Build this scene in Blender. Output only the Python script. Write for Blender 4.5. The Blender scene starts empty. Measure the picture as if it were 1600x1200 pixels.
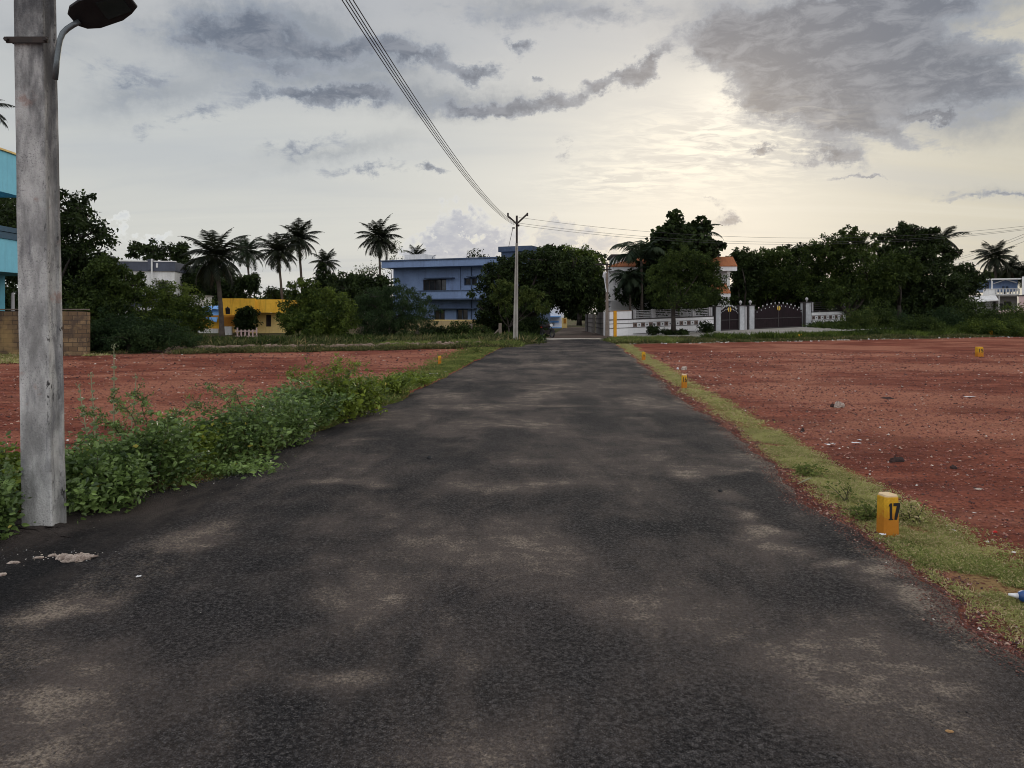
import bpy, math, random
import numpy as np
from mathutils import Vector, noise as mn

# ------------------------------------------------------------------ camera, sky, sun, exposure
SC = bpy.context.scene
COL = SC.collection
FPX, EYE, HOR = 1130.0, 1.6, 490.0            # focal length and horizon of the photograph (1600 px wide)
cam = bpy.data.objects.new("camera", bpy.data.cameras.new("camera"))
COL.objects.link(cam)
cam.location = (0, 0, EYE)
cam.rotation_euler = (math.radians(90), 0, 0)
cam.data.sensor_width = 36
cam.data.lens = FPX / 1600 * 36
cam.data.shift_y = -(600 - HOR) / 1600
cam.data.clip_start = 0.05
cam.data.clip_end = 4000
SC.camera = cam
SC.view_settings.view_transform = 'Standard'
SC.view_settings.look = 'None'
SC.view_settings.exposure = 0.0
SC.view_settings.gamma = 1.0
SC.cycles.use_denoising = True
SC.cycles.filter_width = 1.0
SC.cycles.max_bounces = 6
SC.cycles.diffuse_bounces = 3
SC.cycles.glossy_bounces = 2
SC.cycles.transmission_bounces = 3

SUN_AZ, SUN_EL = math.radians(14.5), math.radians(14)     # azimuth to the right of +Y

def lin(c):
    c = c / 255.0
    return c / 12.92 if c <= 0.04045 else ((c + 0.055) / 1.055) ** 2.4
def srgb(r, g, b): return (lin(r), lin(g), lin(b), 1.0)

class NT:
    """tiny helper for node trees"""
    def __init__(s, tree): s.t = tree; tree.nodes.clear()
    def n(s, typ, ins=None, **kw):
        nd = s.t.nodes.new(typ)
        for k, v in kw.items(): setattr(nd, k, v)
        if ins:
            for k, v in ins.items():
                sock = nd.inputs[k]
                if isinstance(v, bpy.types.NodeSocket): s.t.links.new(v, sock)
                else: sock.default_value = v
        return nd
    def m(s, op, a, b=None, c=None, clamp=False):
        ins = {0: a}
        if b is not None: ins[1] = b
        if c is not None: ins[2] = c
        return s.n('ShaderNodeMath', ins, operation=op, use_clamp=clamp).outputs[0]
    def mix(s, f, a, b, mode='MIX'):
        nd = s.n('ShaderNodeMix', None, data_type='RGBA', blend_type=mode)
        for i, v in ((0, f), (6, a), (7, b)):
            if isinstance(v, bpy.types.NodeSocket): s.t.links.new(v, nd.inputs[i])
            else: nd.inputs[i].default_value = v
        return nd.outputs[2]
    def step(s, v, a, b, lo=0.0, hi=1.0):
        return s.n('ShaderNodeMapRange', {0: v, 1: a, 2: b, 3: lo, 4: hi}, interpolation_type='SMOOTHSTEP').outputs[0]
    def noise(s, vec, scale, detail=4, rough=0.55, dist=0.0):
        return s.n('ShaderNodeTexNoise', {'Vector': vec, 'Scale': scale, 'Detail': detail, 'Roughness': rough, 'Distortion': dist}).outputs[0]

world = bpy.data.worlds.new("World")
SC.world = world
world.use_nodes = True
w = NT(world.node_tree)
WS = 0.10
sky = w.n('ShaderNodeTexSky', sky_type='NISHITA', sun_disc=False, sun_elevation=SUN_EL, sun_rotation=SUN_AZ,
          air_density=1.2, dust_density=2.5, ozone_density=1.0).outputs[0]
D = w.n('ShaderNodeTexCoord').outputs['Generated']
sep = w.n('ShaderNodeSeparateXYZ', {0: D}).outputs
az = w.m('MULTIPLY', w.m('ARCTAN2', sep[0], sep[1]), 57.2958)
el = w.m('MULTIPLY', w.m('ARCSINE', sep[2]), 57.2958)
AE = w.n('ShaderNodeCombineXYZ', {0: az, 1: el, 2: 0.0}).outputs[0]
# cloud sheet seen in perspective: coordinates on a plane overhead
zc = w.m('ADD', w.m('MAXIMUM', sep[2], 0.0), 0.12)
PL = w.n('ShaderNodeCombineXYZ', {0: w.m('DIVIDE', sep[0], zc), 1: w.m('DIVIDE', sep[1], zc), 2: 0.0}).outputs[0]
def sk(r, g, b): return tuple(lin(v) / WS for v in (r, g, b)) + (1.0,)
# thin high overcast: colour by height
ramp = w.n('ShaderNodeValToRGB', {0: w.m('DIVIDE', el, 60.0)})
cr = ramp.color_ramp
cr.elements[0].position = 0.0; cr.elements[0].color = tuple(c * 1.0 for c in srgb(203, 205, 203)[:3]) + (1,)
for p, c in ((0.10, (210, 211, 206)), (0.22, (199, 202, 201)), (0.38, (181, 184, 189)), (0.75, (160, 166, 178))):
    e = cr.elements.new(p); e.color = srgb(*c)
cr.elements[-1].position = 1.0; cr.elements[-1].color = srgb(170, 176, 186)
wb = None
base = w.n('ShaderNodeVectorMath', {0: ramp.outputs[0], 'Scale': 1 / WS}, operation='SCALE').outputs[0]
wn1 = w.noise(AE, 0.3, 7, 0.68)
wn2 = w.noise(w.n('ShaderNodeVectorMath', {0: AE, 1: (31.0, 17.0, 5.0)}, operation='ADD').outputs[0], 0.3, 7, 0.68)
off = w.n('ShaderNodeCombineXYZ', {0: w.m('MULTIPLY', w.m('SUBTRACT', wn1, 0.5), 7.0), 1: w.m('MULTIPLY', w.m('SUBTRACT', wn2, 0.5), 4.0), 2: 0.0}).outputs[0]
AEW = w.n('ShaderNodeVectorMath', {0: AE, 1: off}, operation='ADD').outputs[0]
def px2ae(px, py):
    return (math.degrees(math.atan2(px - 800, FPX)), math.degrees(math.atan2(HOR - py, math.hypot(FPX, px - 800))))
def blob(vec, px, py, rx, ry, rot, s, acc, kind='QUADRATIC_SPHERE'):
    a, e = px2ae(px, py)
    k = math.degrees(1 / FPX) * math.cos(math.radians(a))
    mp = w.n('ShaderNodeMapping', {'Vector': vec, 'Location': (a, e, 0), 'Rotation': (0, 0, math.radians(rot)),
             'Scale': (rx * k, ry * k, 1)}, vector_type='TEXTURE').outputs[0]
    g = w.n('ShaderNodeTexGradient', {0: mp}, gradient_type=kind).outputs[1]
    return w.m('MULTIPLY_ADD', g, s, acc)
# warm glow where the sun stands behind the thin cloud
glow = 0.0
for b in ((1000, 250, 900, 520, 0, 0.30), (1100, 200, 330, 200, 0, 0.34), (1125, 150, 120, 90, 0, 0.5), (1150, 420, 900, 190, 0, 0.16), (1125, 180, 70, 60, 0, .5)):
    glow = blob(AE, *b, glow)
glow = w.m('MINIMUM', glow, 1.0)
base = w.mix(glow, base, sk(247, 243, 231))
wmix = w.n('ShaderNodeMapRange', {0: az, 1: 14.0, 2: 36.0, 3: 0.0, 4: 0.62}, interpolation_type='SMOOTHSTEP').outputs[0]
base = w.mix(wmix, base, sk(203, 195, 172))
# soft streaks
st = w.noise(w.n('ShaderNodeMapping', {'Vector': PL, 'Rotation': (0, 0, 0.35), 'Scale': (0.35, 1.3, 1)}).outputs[0], 1.0, 4, 0.55, 0.6)
base = w.mix(w.m('MULTIPLY', w.step(st, 0.46, 0.72), 0.34), base, sk(172, 180, 191))
base = w.mix(w.m('MULTIPLY', w.step(st, 0.5, 0.3), 0.18), base, sk(240, 238, 228))
# wide soft banks of thicker cloud
V_ = 0.0
for b in ((400, 48, 200, 75, 8, 1.0), (570, 95, 280, 56, 8, .7), (720, 160, 330, 40, 2, .6), (1330, 70, 380, 170, -18, 1.0), (1120, 40, 170, 90, 0, .5), (1480, 10, 300, 60, 0, .6), (400, 60, 360, 90, 6, .75), (600, 140, 340, 60, 2, .45), (230, 150, 330, 70, 14, .45), (520, 235, 330, 40, 12, .4),
          (830, 10, 340, 60, 0, .6), (1520, 170, 240, 110, -22, .55), (1540, 300, 200, 26, -8, .3), (1300, 225, 160, 60, -20, .5), (60, 60, 200, 90, 0, .3), (1120, 345, 90, 30, -10, .35)):
    V_ = blob(AEW, *b, V_)
V_ = w.m('MULTIPLY', V_, w.m('ADD', 0.45, w.noise(w.n('ShaderNodeMapping', {'Vector': AE, 'Rotation': (0, 0, -0.25), 'Scale': (0.35, 1.1, 1)}).outputs[0], 0.32, 7, 0.62, 0.6)))
base = w.mix(w.m('MULTIPLY', w.step(V_, 0.0, 0.62), 0.85), base, sk(139, 147, 158))
# darker clouds: placed masses broken up by fractal noise
F = 0.0
for b in ((385, 50, 175, 66, 8, 1.2), (300, 58, 130, 30, 0, .35), (520, 82, 190, 46, 8, .95), (650, 84, 130, 28, -6, .85), (462, 146, 170, 26, 0, .85),
          (430, 110, 110, 22, 0, .4), (570, 152, 130, 30, 0, .95), (600, 118, 60, 22, 0, .5), (742, 110, 62, 30, 0, .85), (725, 163, 110, 22, 0, .9), (800, 166, 110, 20, 0, .95),
          (862, 156, 62, 24, 0, .75), (813, 72, 46, 26, 0, .75), (838, 124, 28, 14, 0, .7), (900, 148, 46, 20, 0, .6), (940, 138, 42, 16, 0, .8), (1012, 100, 70, 34, 30, .95),
          (985, 124, 50, 26, 0, .75), (930, 130, 70, 14, 0, .4),
          (1117, 52, 95, 66, -15, 1.1), (1215, 60, 150, 105, 0, .95), (1200, 150, 120, 60, 0, .8), (1330, 110, 260, 150, -14, .95), (1433, 92, 240, 130, -14, .85), (1280, 40, 260, 90, 0, .7),
          (1300, 190, 150, 60, -14, .8), (1290, 246, 100, 30, -16, .9), (1380, 205, 150, 30, -20, .4), (1460, 183, 85, 12, -13, .9), (1433, 6, 260, 44, -3, .8), (1540, 130, 180, 80, -15, .55),
          (1180, 230, 42, 18, 0, .9), (1245, 158, 80, 30, 0, .4), (1350, 284, 90, 8, -9, .6), (1550, 304, 130, 14, -6, .6), (1140, 338, 34, 22, 0, .65), (1110, 310, 50, 12, -15, .4),
          (676, 262, 44, 16, 0, .9), (890, 232, 46, 34, 0, .45), (215, 130, 70, 40, 0, .4), (312, 180, 160, 30, 20, .4), (470, 230, 150, 26, 14, .4), (575, 264, 120, 18, 8, .45),
          (150, 100, 200, 60, 0, .2), (800, 22, 260, 40, 0, .35), (950, 20, 180, 50, 0, .35)):
    F = blob(AEW, *b, F)
cn = w.noise(w.n('ShaderNodeMapping', {'Vector': AE, 'Scale': (0.62, 1.0, 1)}).outputs[0], 0.5, 8, 0.66, 0.35)
cn2 = w.noise(w.n('ShaderNodeMapping', {'Vector': AE, 'Location': (7, 3, 0), 'Scale': (0.5, 1.0, 1)}).outputs[0], 1.7, 6, 0.6, 0.2)
# overcast behind and beside the camera too
back = w.m('MULTIPLY', w.step(sep[1], 0.55, 0.1), w.step(cn, 0.35, 0.7))
F = w.m('ADD', F, w.m('MULTIPLY', back, 0.10))
cn3 = w.noise(w.n('ShaderNodeMapping', {'Vector': AE, 'Location': (3, 9, 0), 'Rotation': (0, 0, -0.15), 'Scale': (0.4, 1.0, 1)}).outputs[0], 0.9, 7, 0.68, 0.5)
det = w.m('ADD', w.m('MULTIPLY', w.m('SUBTRACT', cn, 0.5), 1.4), w.m('MULTIPLY', w.m('SUBTRACT', cn3, 0.5), 2.6))
Fm = w.m('MULTIPLY', w.m('ADD', w.m('MULTIPLY', F, 1.35), w.m('SUBTRACT', w.m('MULTIPLY', det, 0.62), 0.16)), w.step(F, 0.01, 0.10))
mask = w.step(Fm, -0.06, 0.44)
dark = w.mix(w.step(Fm, 0.10, 0.85), sk(152, 160, 172), sk(102, 111, 127))
dark = w.mix(w.m('MULTIPLY', w.step(cn3, 0.42, 0.66), 0.35), dark, sk(180, 184, 192))
sky1 = w.mix(w.m('MULTIPLY', mask, 0.93), base, dark)
# rippled altocumulus by the bright patch
rip = w.noise(w.n('ShaderNodeMapping', {'Vector': PL, 'Rotation': (0, 0, 0.2), 'Scale': (4.6, 9.0, 1)}).outputs[0], 1.6, 4, 0.62, 0.6)
rf = 0.0
for b in ((1120, 230, 300, 120, 0, 1.3), (1230, 200, 200, 90, 0, .9), (950, 285, 190, 60, 0, .7)):
    rf = blob(AE, *b, rf)
rm = w.m('MULTIPLY', w.step(rip, 0.49, 0.60), w.m('MINIMUM', rf, 1.0))
sky1 = w.mix(w.m('MULTIPLY', w.m('MULTIPLY', rm, w.m('SUBTRACT', 1.0, mask)), 0.62), sky1, sk(176, 180, 184))
rm2 = w.m('MULTIPLY', w.step(rip, 0.50, 0.38), w.m('MINIMUM', rf, 1.0))
sky1 = w.mix(w.m('MULTIPLY', w.m('MULTIPLY', rm2, w.m('SUBTRACT', 1.0, w.m('MULTIPLY', mask, 0.75))), 0.6), sky1, sk(255, 249, 232))
# cumulus heads low over the houses
def cumulus(acc, blobs, col, rim):
    C = 0.0
    v = w.n('ShaderNodeVectorMath', {0: AE, 1: w.n('ShaderNodeVectorMath', {0: w.n('ShaderNodeTexNoise', {'Vector': AE, 'Scale': 0.55, 'Detail': 6, 'Roughness': 0.6}).outputs[1],
             1: (0.5, 0.5, 0.5)}, operation='SUBTRACT').outputs[0]}, operation='ADD')
    sc = w.n('ShaderNodeVectorMath', {0: v.inputs[1].links[0].from_socket, 'Scale': 4.2}, operation='SCALE').outputs[0]
    w.t.links.new(sc, v.inputs[1])
    for b in blobs: C = blob(v.outputs[0], *b, C, kind='SPHERICAL')
    m_ = w.step(C, 0.30, 0.42)
    rim_ = w.m('MULTIPLY', w.step(C, 0.22, 0.33), w.step(C, 0.62, 0.36))
    inner = w.mix(w.m('MULTIPLY', w.step(cn2, 0.4, 0.65), 0.45), col, rim)
    o = w.mix(w.m('MULTIPLY', m_, 0.95), acc, inner)
    return w.mix(w.m('MULTIPLY', rim_, 0.7), o, rim)
sky1 = cumulus(sky1, ((722, 350, 62, 52, 0, 1), (690, 390, 90, 50, 0, .9), (770, 375, 90, 34, 0, .8), (640, 410, 70, 30, 0, .5), (720, 420, 170, 40, 0, .7)), sk(172, 178, 192), sk(212, 214, 214))
sky1 = cumulus(sky1, ((873, 358, 58, 36, 0, 1), (930, 385, 90, 34, 0, .9), (850, 390, 90, 30, 0, .7)), sk(180, 186, 195), sk(220, 218, 210))
sky1 = cumulus(sky1, ((185, 350, 26, 30, 0, .7), (235, 375, 60, 18, 14, .6), (120, 360, 60, 50, 0, .4)), sk(205, 209, 212), sk(224, 226, 224))
sky1 = w.mix(w.m('MULTIPLY', w.step(sep[1], 0.45, -0.25), 0.8), sky1, (13.6, 13.8, 14.2, 1.0))  # unseen sky behind the camera, brightness added to light the ground and building fronts
low = w.step(el, 0.0, -2.5)
sky1 = w.mix(low, sky1, sk(90, 84, 76))
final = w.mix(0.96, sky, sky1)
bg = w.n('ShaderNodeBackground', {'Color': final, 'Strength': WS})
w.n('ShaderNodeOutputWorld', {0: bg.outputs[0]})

sl = bpy.data.lights.new("sun", 'SUN')
sl.energy = 0.9; sl.angle = math.radians(16); sl.color = (1.0, 0.9, 0.76)
sun = bpy.data.objects.new("sun", sl); COL.objects.link(sun)
sd = Vector((math.sin(SUN_AZ) * math.cos(SUN_EL), math.cos(SUN_AZ) * math.cos(SUN_EL), math.sin(SUN_EL)))
sun.rotation_euler = sd.to_track_quat('Z', 'Y').to_euler()

# ------------------------------------------------------------------ helpers
def W(px, py, Y):
    return np.array([(px - 800) / FPX * Y, Y, EYE + (HOR - py) / FPX * Y])
def G(px, py):
    Y = EYE * FPX / (py - HOR)
    return (px - 800) / FPX * Y, Y
def rise(Y):                                              # the land climbs gently beyond the plots
    return 0.06 * np.clip(np.asarray(Y, float) - 50, 0, 20)

def tag(o, label=None, cat=None, group=None, kind=None):
    if label: o['label'] = label
    if cat: o['category'] = cat
    if group: o['group'] = group
    if kind: o['kind'] = kind
    return o

def thing(name, label, cat, loc=(0, 0, 0), rz=0.0, group=None):
    o = bpy.data.objects.new(name, None); COL.objects.link(o)
    o.empty_display_size = 0.2
    o.location = loc; o.rotation_euler = (0, 0, rz)
    return tag(o, label, cat, group)

class MB:
    """collects vertices and faces (numpy), builds ONE mesh object"""
    def __init__(s): s.v = []; s.f = []; s.n = 0
    def add(s, v, faces):
        v = np.asarray(v, float).reshape(-1, 3)
        if not isinstance(faces, list): faces = [faces]
        for f in faces: s.f.append(np.asarray(f, int) + s.n)
        s.v.append(v); s.n += len(v)
        return s
    def box(s, x0, x1, y0, y1, z0, z1, shear=0.0, top=1.0):
        cx, cy = (x0 + x1) / 2, (y0 + y1) / 2
        v = [(x, y, z) for z in (z0, z1) for y in (y0, y1) for x in (x0, x1)]
        v = np.array(v, float)
        if top != 1.0:
            v[4:, 0] = cx + (v[4:, 0] - cx) * top; v[4:, 1] = cy + (v[4:, 1] - cy) * top
        v[:, 2] += v[:, 0] * shear
        return s.add(v, [[0, 2, 3, 1], [4, 5, 7, 6], [0, 1, 5, 4], [2, 6, 7, 3], [0, 4, 6, 2], [1, 3, 7, 5]]) if False else s.add(v, np.array([[0, 2, 3, 1], [4, 5, 7, 6], [0, 1, 5, 4], [2, 6, 7, 3], [0, 4, 6, 2], [1, 3, 7, 5]]))
    def prism(s, poly, a, b, axis=2):
        """extrude a polygon (list of 2-D points) from a to b along an axis"""
        n = len(poly); idx = [i for i in range(3) if i != axis]
        v = np.zeros((2 * n, 3))
        for k, h in enumerate((a, b)):
            v[k * n:(k + 1) * n, idx[0]] = [p[0] for p in poly]; v[k * n:(k + 1) * n, idx[1]] = [p[1] for p in poly]
            v[k * n:(k + 1) * n, axis] = h
        q = np.array([[i, (i + 1) % n, n + (i + 1) % n, n + i] for i in range(n)])
        return s.add(v, [q, np.array([list(range(n))[::-1]]), np.array([list(range(n, 2 * n))])])
    def tube(s, pts, rad, k=8, cap=True):
        pts = np.asarray(pts, float); m = len(pts)
        rad = np.full(m, rad, float) if np.isscalar(rad) else np.asarray(rad, float)
        tan = np.gradient(pts, axis=0); tan /= np.linalg.norm(tan, axis=1)[:, None] + 1e-9
        ref = np.array([0, 0, 1.0]) if abs(tan[0][2]) < 0.9 else np.array([1.0, 0, 0])
        V = []
        for i in range(m):
            a = np.cross(tan[i], ref); a /= np.linalg.norm(a) + 1e-9
            b = np.cross(tan[i], a)
            th = np.arange(k) * 2 * math.pi / k
            V.append(pts[i] + rad[i] * (np.cos(th)[:, None] * a + np.sin(th)[:, None] * b))
        V = np.concatenate(V)
        q = np.array([[i * k + j, i * k + (j + 1) % k, (i + 1) * k + (j + 1) % k, (i + 1) * k + j] for i in range(m - 1) for j in range(k)])
        f = [q]
        if cap: f += [np.array([list(range(k))[::-1]]), np.array([list(range((m - 1) * k, m * k))])]
        return s.add(V, f)
    def lathe(s, prof, c=(0, 0), k=16):
        """prof: list of (radius, z)"""
        th = np.arange(k) * 2 * math.pi / k
        V = np.concatenate([np.stack([c[0] + r * np.cos(th), c[1] + r * np.sin(th), np.full(k, z)], 1) for r, z in prof])
        m = len(prof)
        q = np.array([[i * k + j, i * k + (j + 1) % k, (i + 1) * k + (j + 1) % k, (i + 1) * k + j] for i in range(m - 1) for j in range(k)])
        return s.add(V, [q, np.array([list(range(k))[::-1]]), np.array([list(range((m - 1) * k, m * k))])])
    def build(s, name, m, parent=None, smooth=False, bevel=0.0):
        me = bpy.data.meshes.new(name)
        V = np.concatenate(s.v).astype(np.float32)
        me.vertices.add(len(V)); me.vertices.foreach_set("co", V.ravel())
        loops = np.concatenate([f.ravel() for f in s.f]).astype(np.int32)
        tot = np.concatenate([np.full(f.shape[0], f.shape[1]) for f in s.f]).astype(np.int32)
        me.loops.add(len(loops)); me.loops.foreach_set("vertex_index", loops)
        me.polygons.add(len(tot))
        me.polygons.foreach_set("loop_start", np.concatenate([[0], np.cumsum(tot)[:-1]]).astype(np.int32))
        me.polygons.foreach_set("loop_total", tot)
        me.polygons.foreach_set("use_smooth", np.full(len(tot), bool(smooth)))
        me.update(calc_edges=True)
        me.materials.append(m)
        o = bpy.data.objects.new(name, me); COL.objects.link(o)
        if parent: o.parent = parent
        if bevel:
            bm_ = o.modifiers.new("edge", 'BEVEL'); bm_.width = bevel; bm_.segments = 2; bm_.limit_method = 'ANGLE'
        return o

def part(parent, name, m, fn, **kw):
    b = MB(); fn(b); return b.build(name, m, parent, **kw)

def hsh(i, j, seed=0):
    h = (i * 374761393 + j * 668265263 + seed * 982451653) & 0xffffffff
    h = ((h ^ (h >> 13)) * 1274126177) & 0xffffffff
    return ((h ^ (h >> 16)) & 0xffff) / 65535.0
def vnoise(x, y, seed=0, oct=4):
    x = np.asarray(x, float); y = np.asarray(y, float); out = 0; amp = 1; tot = 0
    for o in range(oct):
        xi = np.floor(x).astype(np.int64); yi = np.floor(y).astype(np.int64)
        fx = x - xi; fy = y - yi; fx = fx * fx * (3 - 2 * fx); fy = fy * fy * (3 - 2 * fy)
        a = hsh(xi, yi, seed + o); b = hsh(xi + 1, yi, seed + o); c = hsh(xi, yi + 1, seed + o); d = hsh(xi + 1, yi + 1, seed + o)
        out = out + amp * ((a * (1 - fx) + b * fx) * (1 - fy) + (c * (1 - fx) + d * fx) * fy)
        tot += amp; amp *= 0.5; x = x * 2.03 + 7.1; y = y * 2.03 + 3.7
    return out / tot

# ------------------------------------------------------------------ materials
def newmat(name):
    m = bpy.data.materials.new(name); m.use_nodes = True
    return m, NT(m.node_tree)
def finish(t, col, rough=0.8, bump=None, strength=0.3, dist=0.01, spec=0.3, metal=0.0):
    ins = {'Base Color': col, 'Roughness': rough, 'Specular IOR Level': spec, 'Metallic': metal}
    p = t.n('ShaderNodeBsdfPrincipled', ins)
    if bump is not None:
        b = t.n('ShaderNodeBump', {'Height': bump, 'Strength': strength, 'Distance': dist})
        t.t.links.new(b.outputs[0], p.inputs['Normal'])
    t.n('ShaderNodeOutputMaterial', {0: p.outputs[0]})
    return p
def weathered(name, c1, c2, scale=1.0, rough=0.85, lo=0.35, hi=0.7, streak=0.0, streakcol=(0.03, 0.03, 0.03, 1), bump=0.2, bscale=40, spec=0.25, metal=0.0, dist=0.005):
    """painted or bare surface with blotches and, if wanted, rain streaks running down it"""
    m, t = newmat(name)
    co = t.n('ShaderNodeTexCoord').outputs['Object']
    n1 = t.noise(co, scale, 6, 0.6)
    n2 = t.noise(co, scale * 9, 4, 0.6)
    f = t.step(t.m('MULTIPLY_ADD', n2, 0.35, t.m('MULTIPLY', n1, 0.75)), lo, hi)
    c = t.mix(f, c1, c2)
    if streak:
        sv = t.n('ShaderNodeMapping', {'Vector': co, 'Scale': (scale * 6, scale * 6, scale * 0.5)}).outputs[0]
        s_ = t.step(t.noise(sv, 1.0, 5, 0.65), 0.5, 0.75)
        c = t.mix(t.m('MULTIPLY', s_, streak), c, streakcol)
    finish(t, c, rough, t.noise(co, bscale, 4, 0.6), bump, dist, spec, metal)
    return m
def leafmat(name, dark, light, rough=0.55, trans=0.35, yellow=None, yamt=0.03, scale=0.9, spec=0.10):
    m, t = newmat(name)
    co = t.n('ShaderNodeTexCoord').outputs['Object']
    isl = t.n('ShaderNodeNewGeometry').outputs['Random Per Island']
    f = t.m('ADD', t.m('MULTIPLY', t.m('POWER', isl, 1.6), 0.65), t.m('MULTIPLY', t.step(t.noise(co, scale, 4), 0.44, 0.64), 0.5), clamp=True)  # random leaf tone; the clump contrast also paints in lit clumps
    c = t.mix(f, dark, light)
    if yellow: c = t.mix(t.m('LESS_THAN', t.m('FRACT', t.m('MULTIPLY', isl, 37.7)), yamt), c, yellow)
    p = t.n('ShaderNodeBsdfPrincipled', {'Base Color': c, 'Roughness': rough, 'Specular IOR Level': spec})
    tr = t.n('ShaderNodeBsdfTranslucent', {'Color': t.mix(0.5, c, light)})
    mx = t.n('ShaderNodeMixShader', {0: trans, 1: p.outputs[0], 2: tr.outputs[0]})
    t.n('ShaderNodeOutputMaterial', {0: mx.outputs[0]})
    return m

M = {}
M['leaf_dark'] = leafmat('leaf_dark', (0.005, 0.010, 0.004, 1), (0.042, 0.064, 0.018, 1), trans=0.2)
M['leaf_mid'] = leafmat('leaf_mid', (0.008, 0.017, 0.006, 1), (0.078, 0.112, 0.026, 1), trans=0.3)
M['leaf_green'] = leafmat('leaf_green', (0.012, 0.027, 0.008, 1), (0.12, 0.16, 0.03, 1), trans=0.3)
M['leaf_feather'] = leafmat('leaf_feather', (0.009, 0.021, 0.009, 1), (0.045, 0.074, 0.026, 1), trans=0.25)
M['leaf_spray'] = leafmat('leaf_spray', (0.02, 0.04, 0.012, 1), (0.10, 0.125, 0.03, 1), trans=0.25)
M['leaf_near'] = leafmat('leaf_near', (0.02, 0.046, 0.012, 1), (0.24, 0.35, 0.10, 1), rough=0.38, trans=0.3, spec=0.4, yellow=(0.35, 0.30, 0.05, 1), yamt=0.006, scale=3)  # leaf green; the pale end also stands in for sky glints on leaves
M['leaf_near2'] = leafmat('leaf_near2', (0.03, 0.06, 0.01, 1), (0.26, 0.33, 0.05, 1), rough=0.45, trans=0.35, spec=0.35, yellow=(0.4, 0.33, 0.06, 1), yamt=0.01, scale=3)
M['leaf_pale'] = leafmat('leaf_pale', (0.16, 0.2, 0.11, 1), (0.34, 0.38, 0.24, 1), rough=0.6, trans=0.3)
M['palm'] = leafmat('palm', (0.007, 0.011, 0.008, 1), (0.028, 0.032, 0.016, 1), trans=0.15)
M['palm_green'] = leafmat('palm_green', (0.012, 0.022, 0.014, 1), (0.04, 0.055, 0.028, 1), trans=0.25)
M['grass'] = leafmat('grass', (0.17, 0.18, 0.06, 1), (0.46, 0.46, 0.18, 1), rough=0.7, trans=0.3, yellow=(0.5, 0.40, 0.24, 1), yamt=0.25, scale=2)
M['grass_green'] = leafmat('grass_green', (0.05, 0.075, 0.02, 1), (0.23, 0.27, 0.08, 1), rough=0.7, trans=0.3, yellow=(0.3, 0.25, 0.1, 1), yamt=0.08, scale=1)
M['weed_far'] = leafmat('weed_far', (0.03, 0.042, 0.016, 1), (0.15, 0.155, 0.06, 1), rough=0.7, trans=0.25, yellow=(0.22, 0.17, 0.08, 1), yamt=0.12, scale=1)
M['bark'] = weathered('bark', (0.06, 0.05, 0.042, 1), (0.025, 0.02, 0.018, 1), 3, 0.95, bump=0.6, bscale=18, dist=0.02)
M['bark_palm'] = weathered('bark_palm', (0.11, 0.09, 0.075, 1), (0.05, 0.04, 0.035, 1), 3, 0.95, bump=0.6, bscale=12, dist=0.02)
M['stem'] = weathered('stem', (0.12, 0.10, 0.06, 1), (0.06, 0.06, 0.03, 1), 6, 0.9)
M['stem_pale'] = weathered('stem_pale', (0.3, 0.28, 0.18, 1), (0.2, 0.2, 0.12, 1), 6, 0.9)
# ------------------------------------------------------------------ ground, road, plots
def XR(Y):
    Y = np.asarray(Y, float); return 2.03 + 0.09 * Y + 0.34 * (vnoise(Y * 0.8, Y * 0, 5, 3) - 0.5) + 0.16 * (vnoise(Y * 4, Y * 0, 8, 3) - 0.5)
def XL(Y):
    Y = np.asarray(Y, float); s = np.clip((7.4 - Y) / 1.9, 0, 1); s = s * s * (3 - 2 * s)
    b_ = np.clip(1 - np.abs(Y - 9.5) / 4.5, 0, 1); return -3.2 + 0.079 * Y - 1.15 * s - 0.35 * b_ + 0.2 * (vnoise(Y * 0.8, Y * 0 + 9, 15, 3) - 0.5) + 0.12 * (vnoise(Y * 4, Y * 0 + 9, 18, 2) - 0.5)

def gblob(t, vec, acc, px, py, rx, ry, s, rot=0):
    x, Y = G(px, py)
    mp = t.n('ShaderNodeMapping', {'Vector': vec, 'Location': (x, Y, 0), 'Rotation': (0, 0, math.radians(rot)),
             'Scale': (rx * Y / FPX, ry * Y * Y / 1808, 50)}, vector_type='TEXTURE').outputs[0]
    return t.m('MULTIPLY_ADD', t.n('ShaderNodeTexGradient', {0: mp}, gradient_type='QUADRATIC_SPHERE').outputs[1], s, acc)

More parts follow.
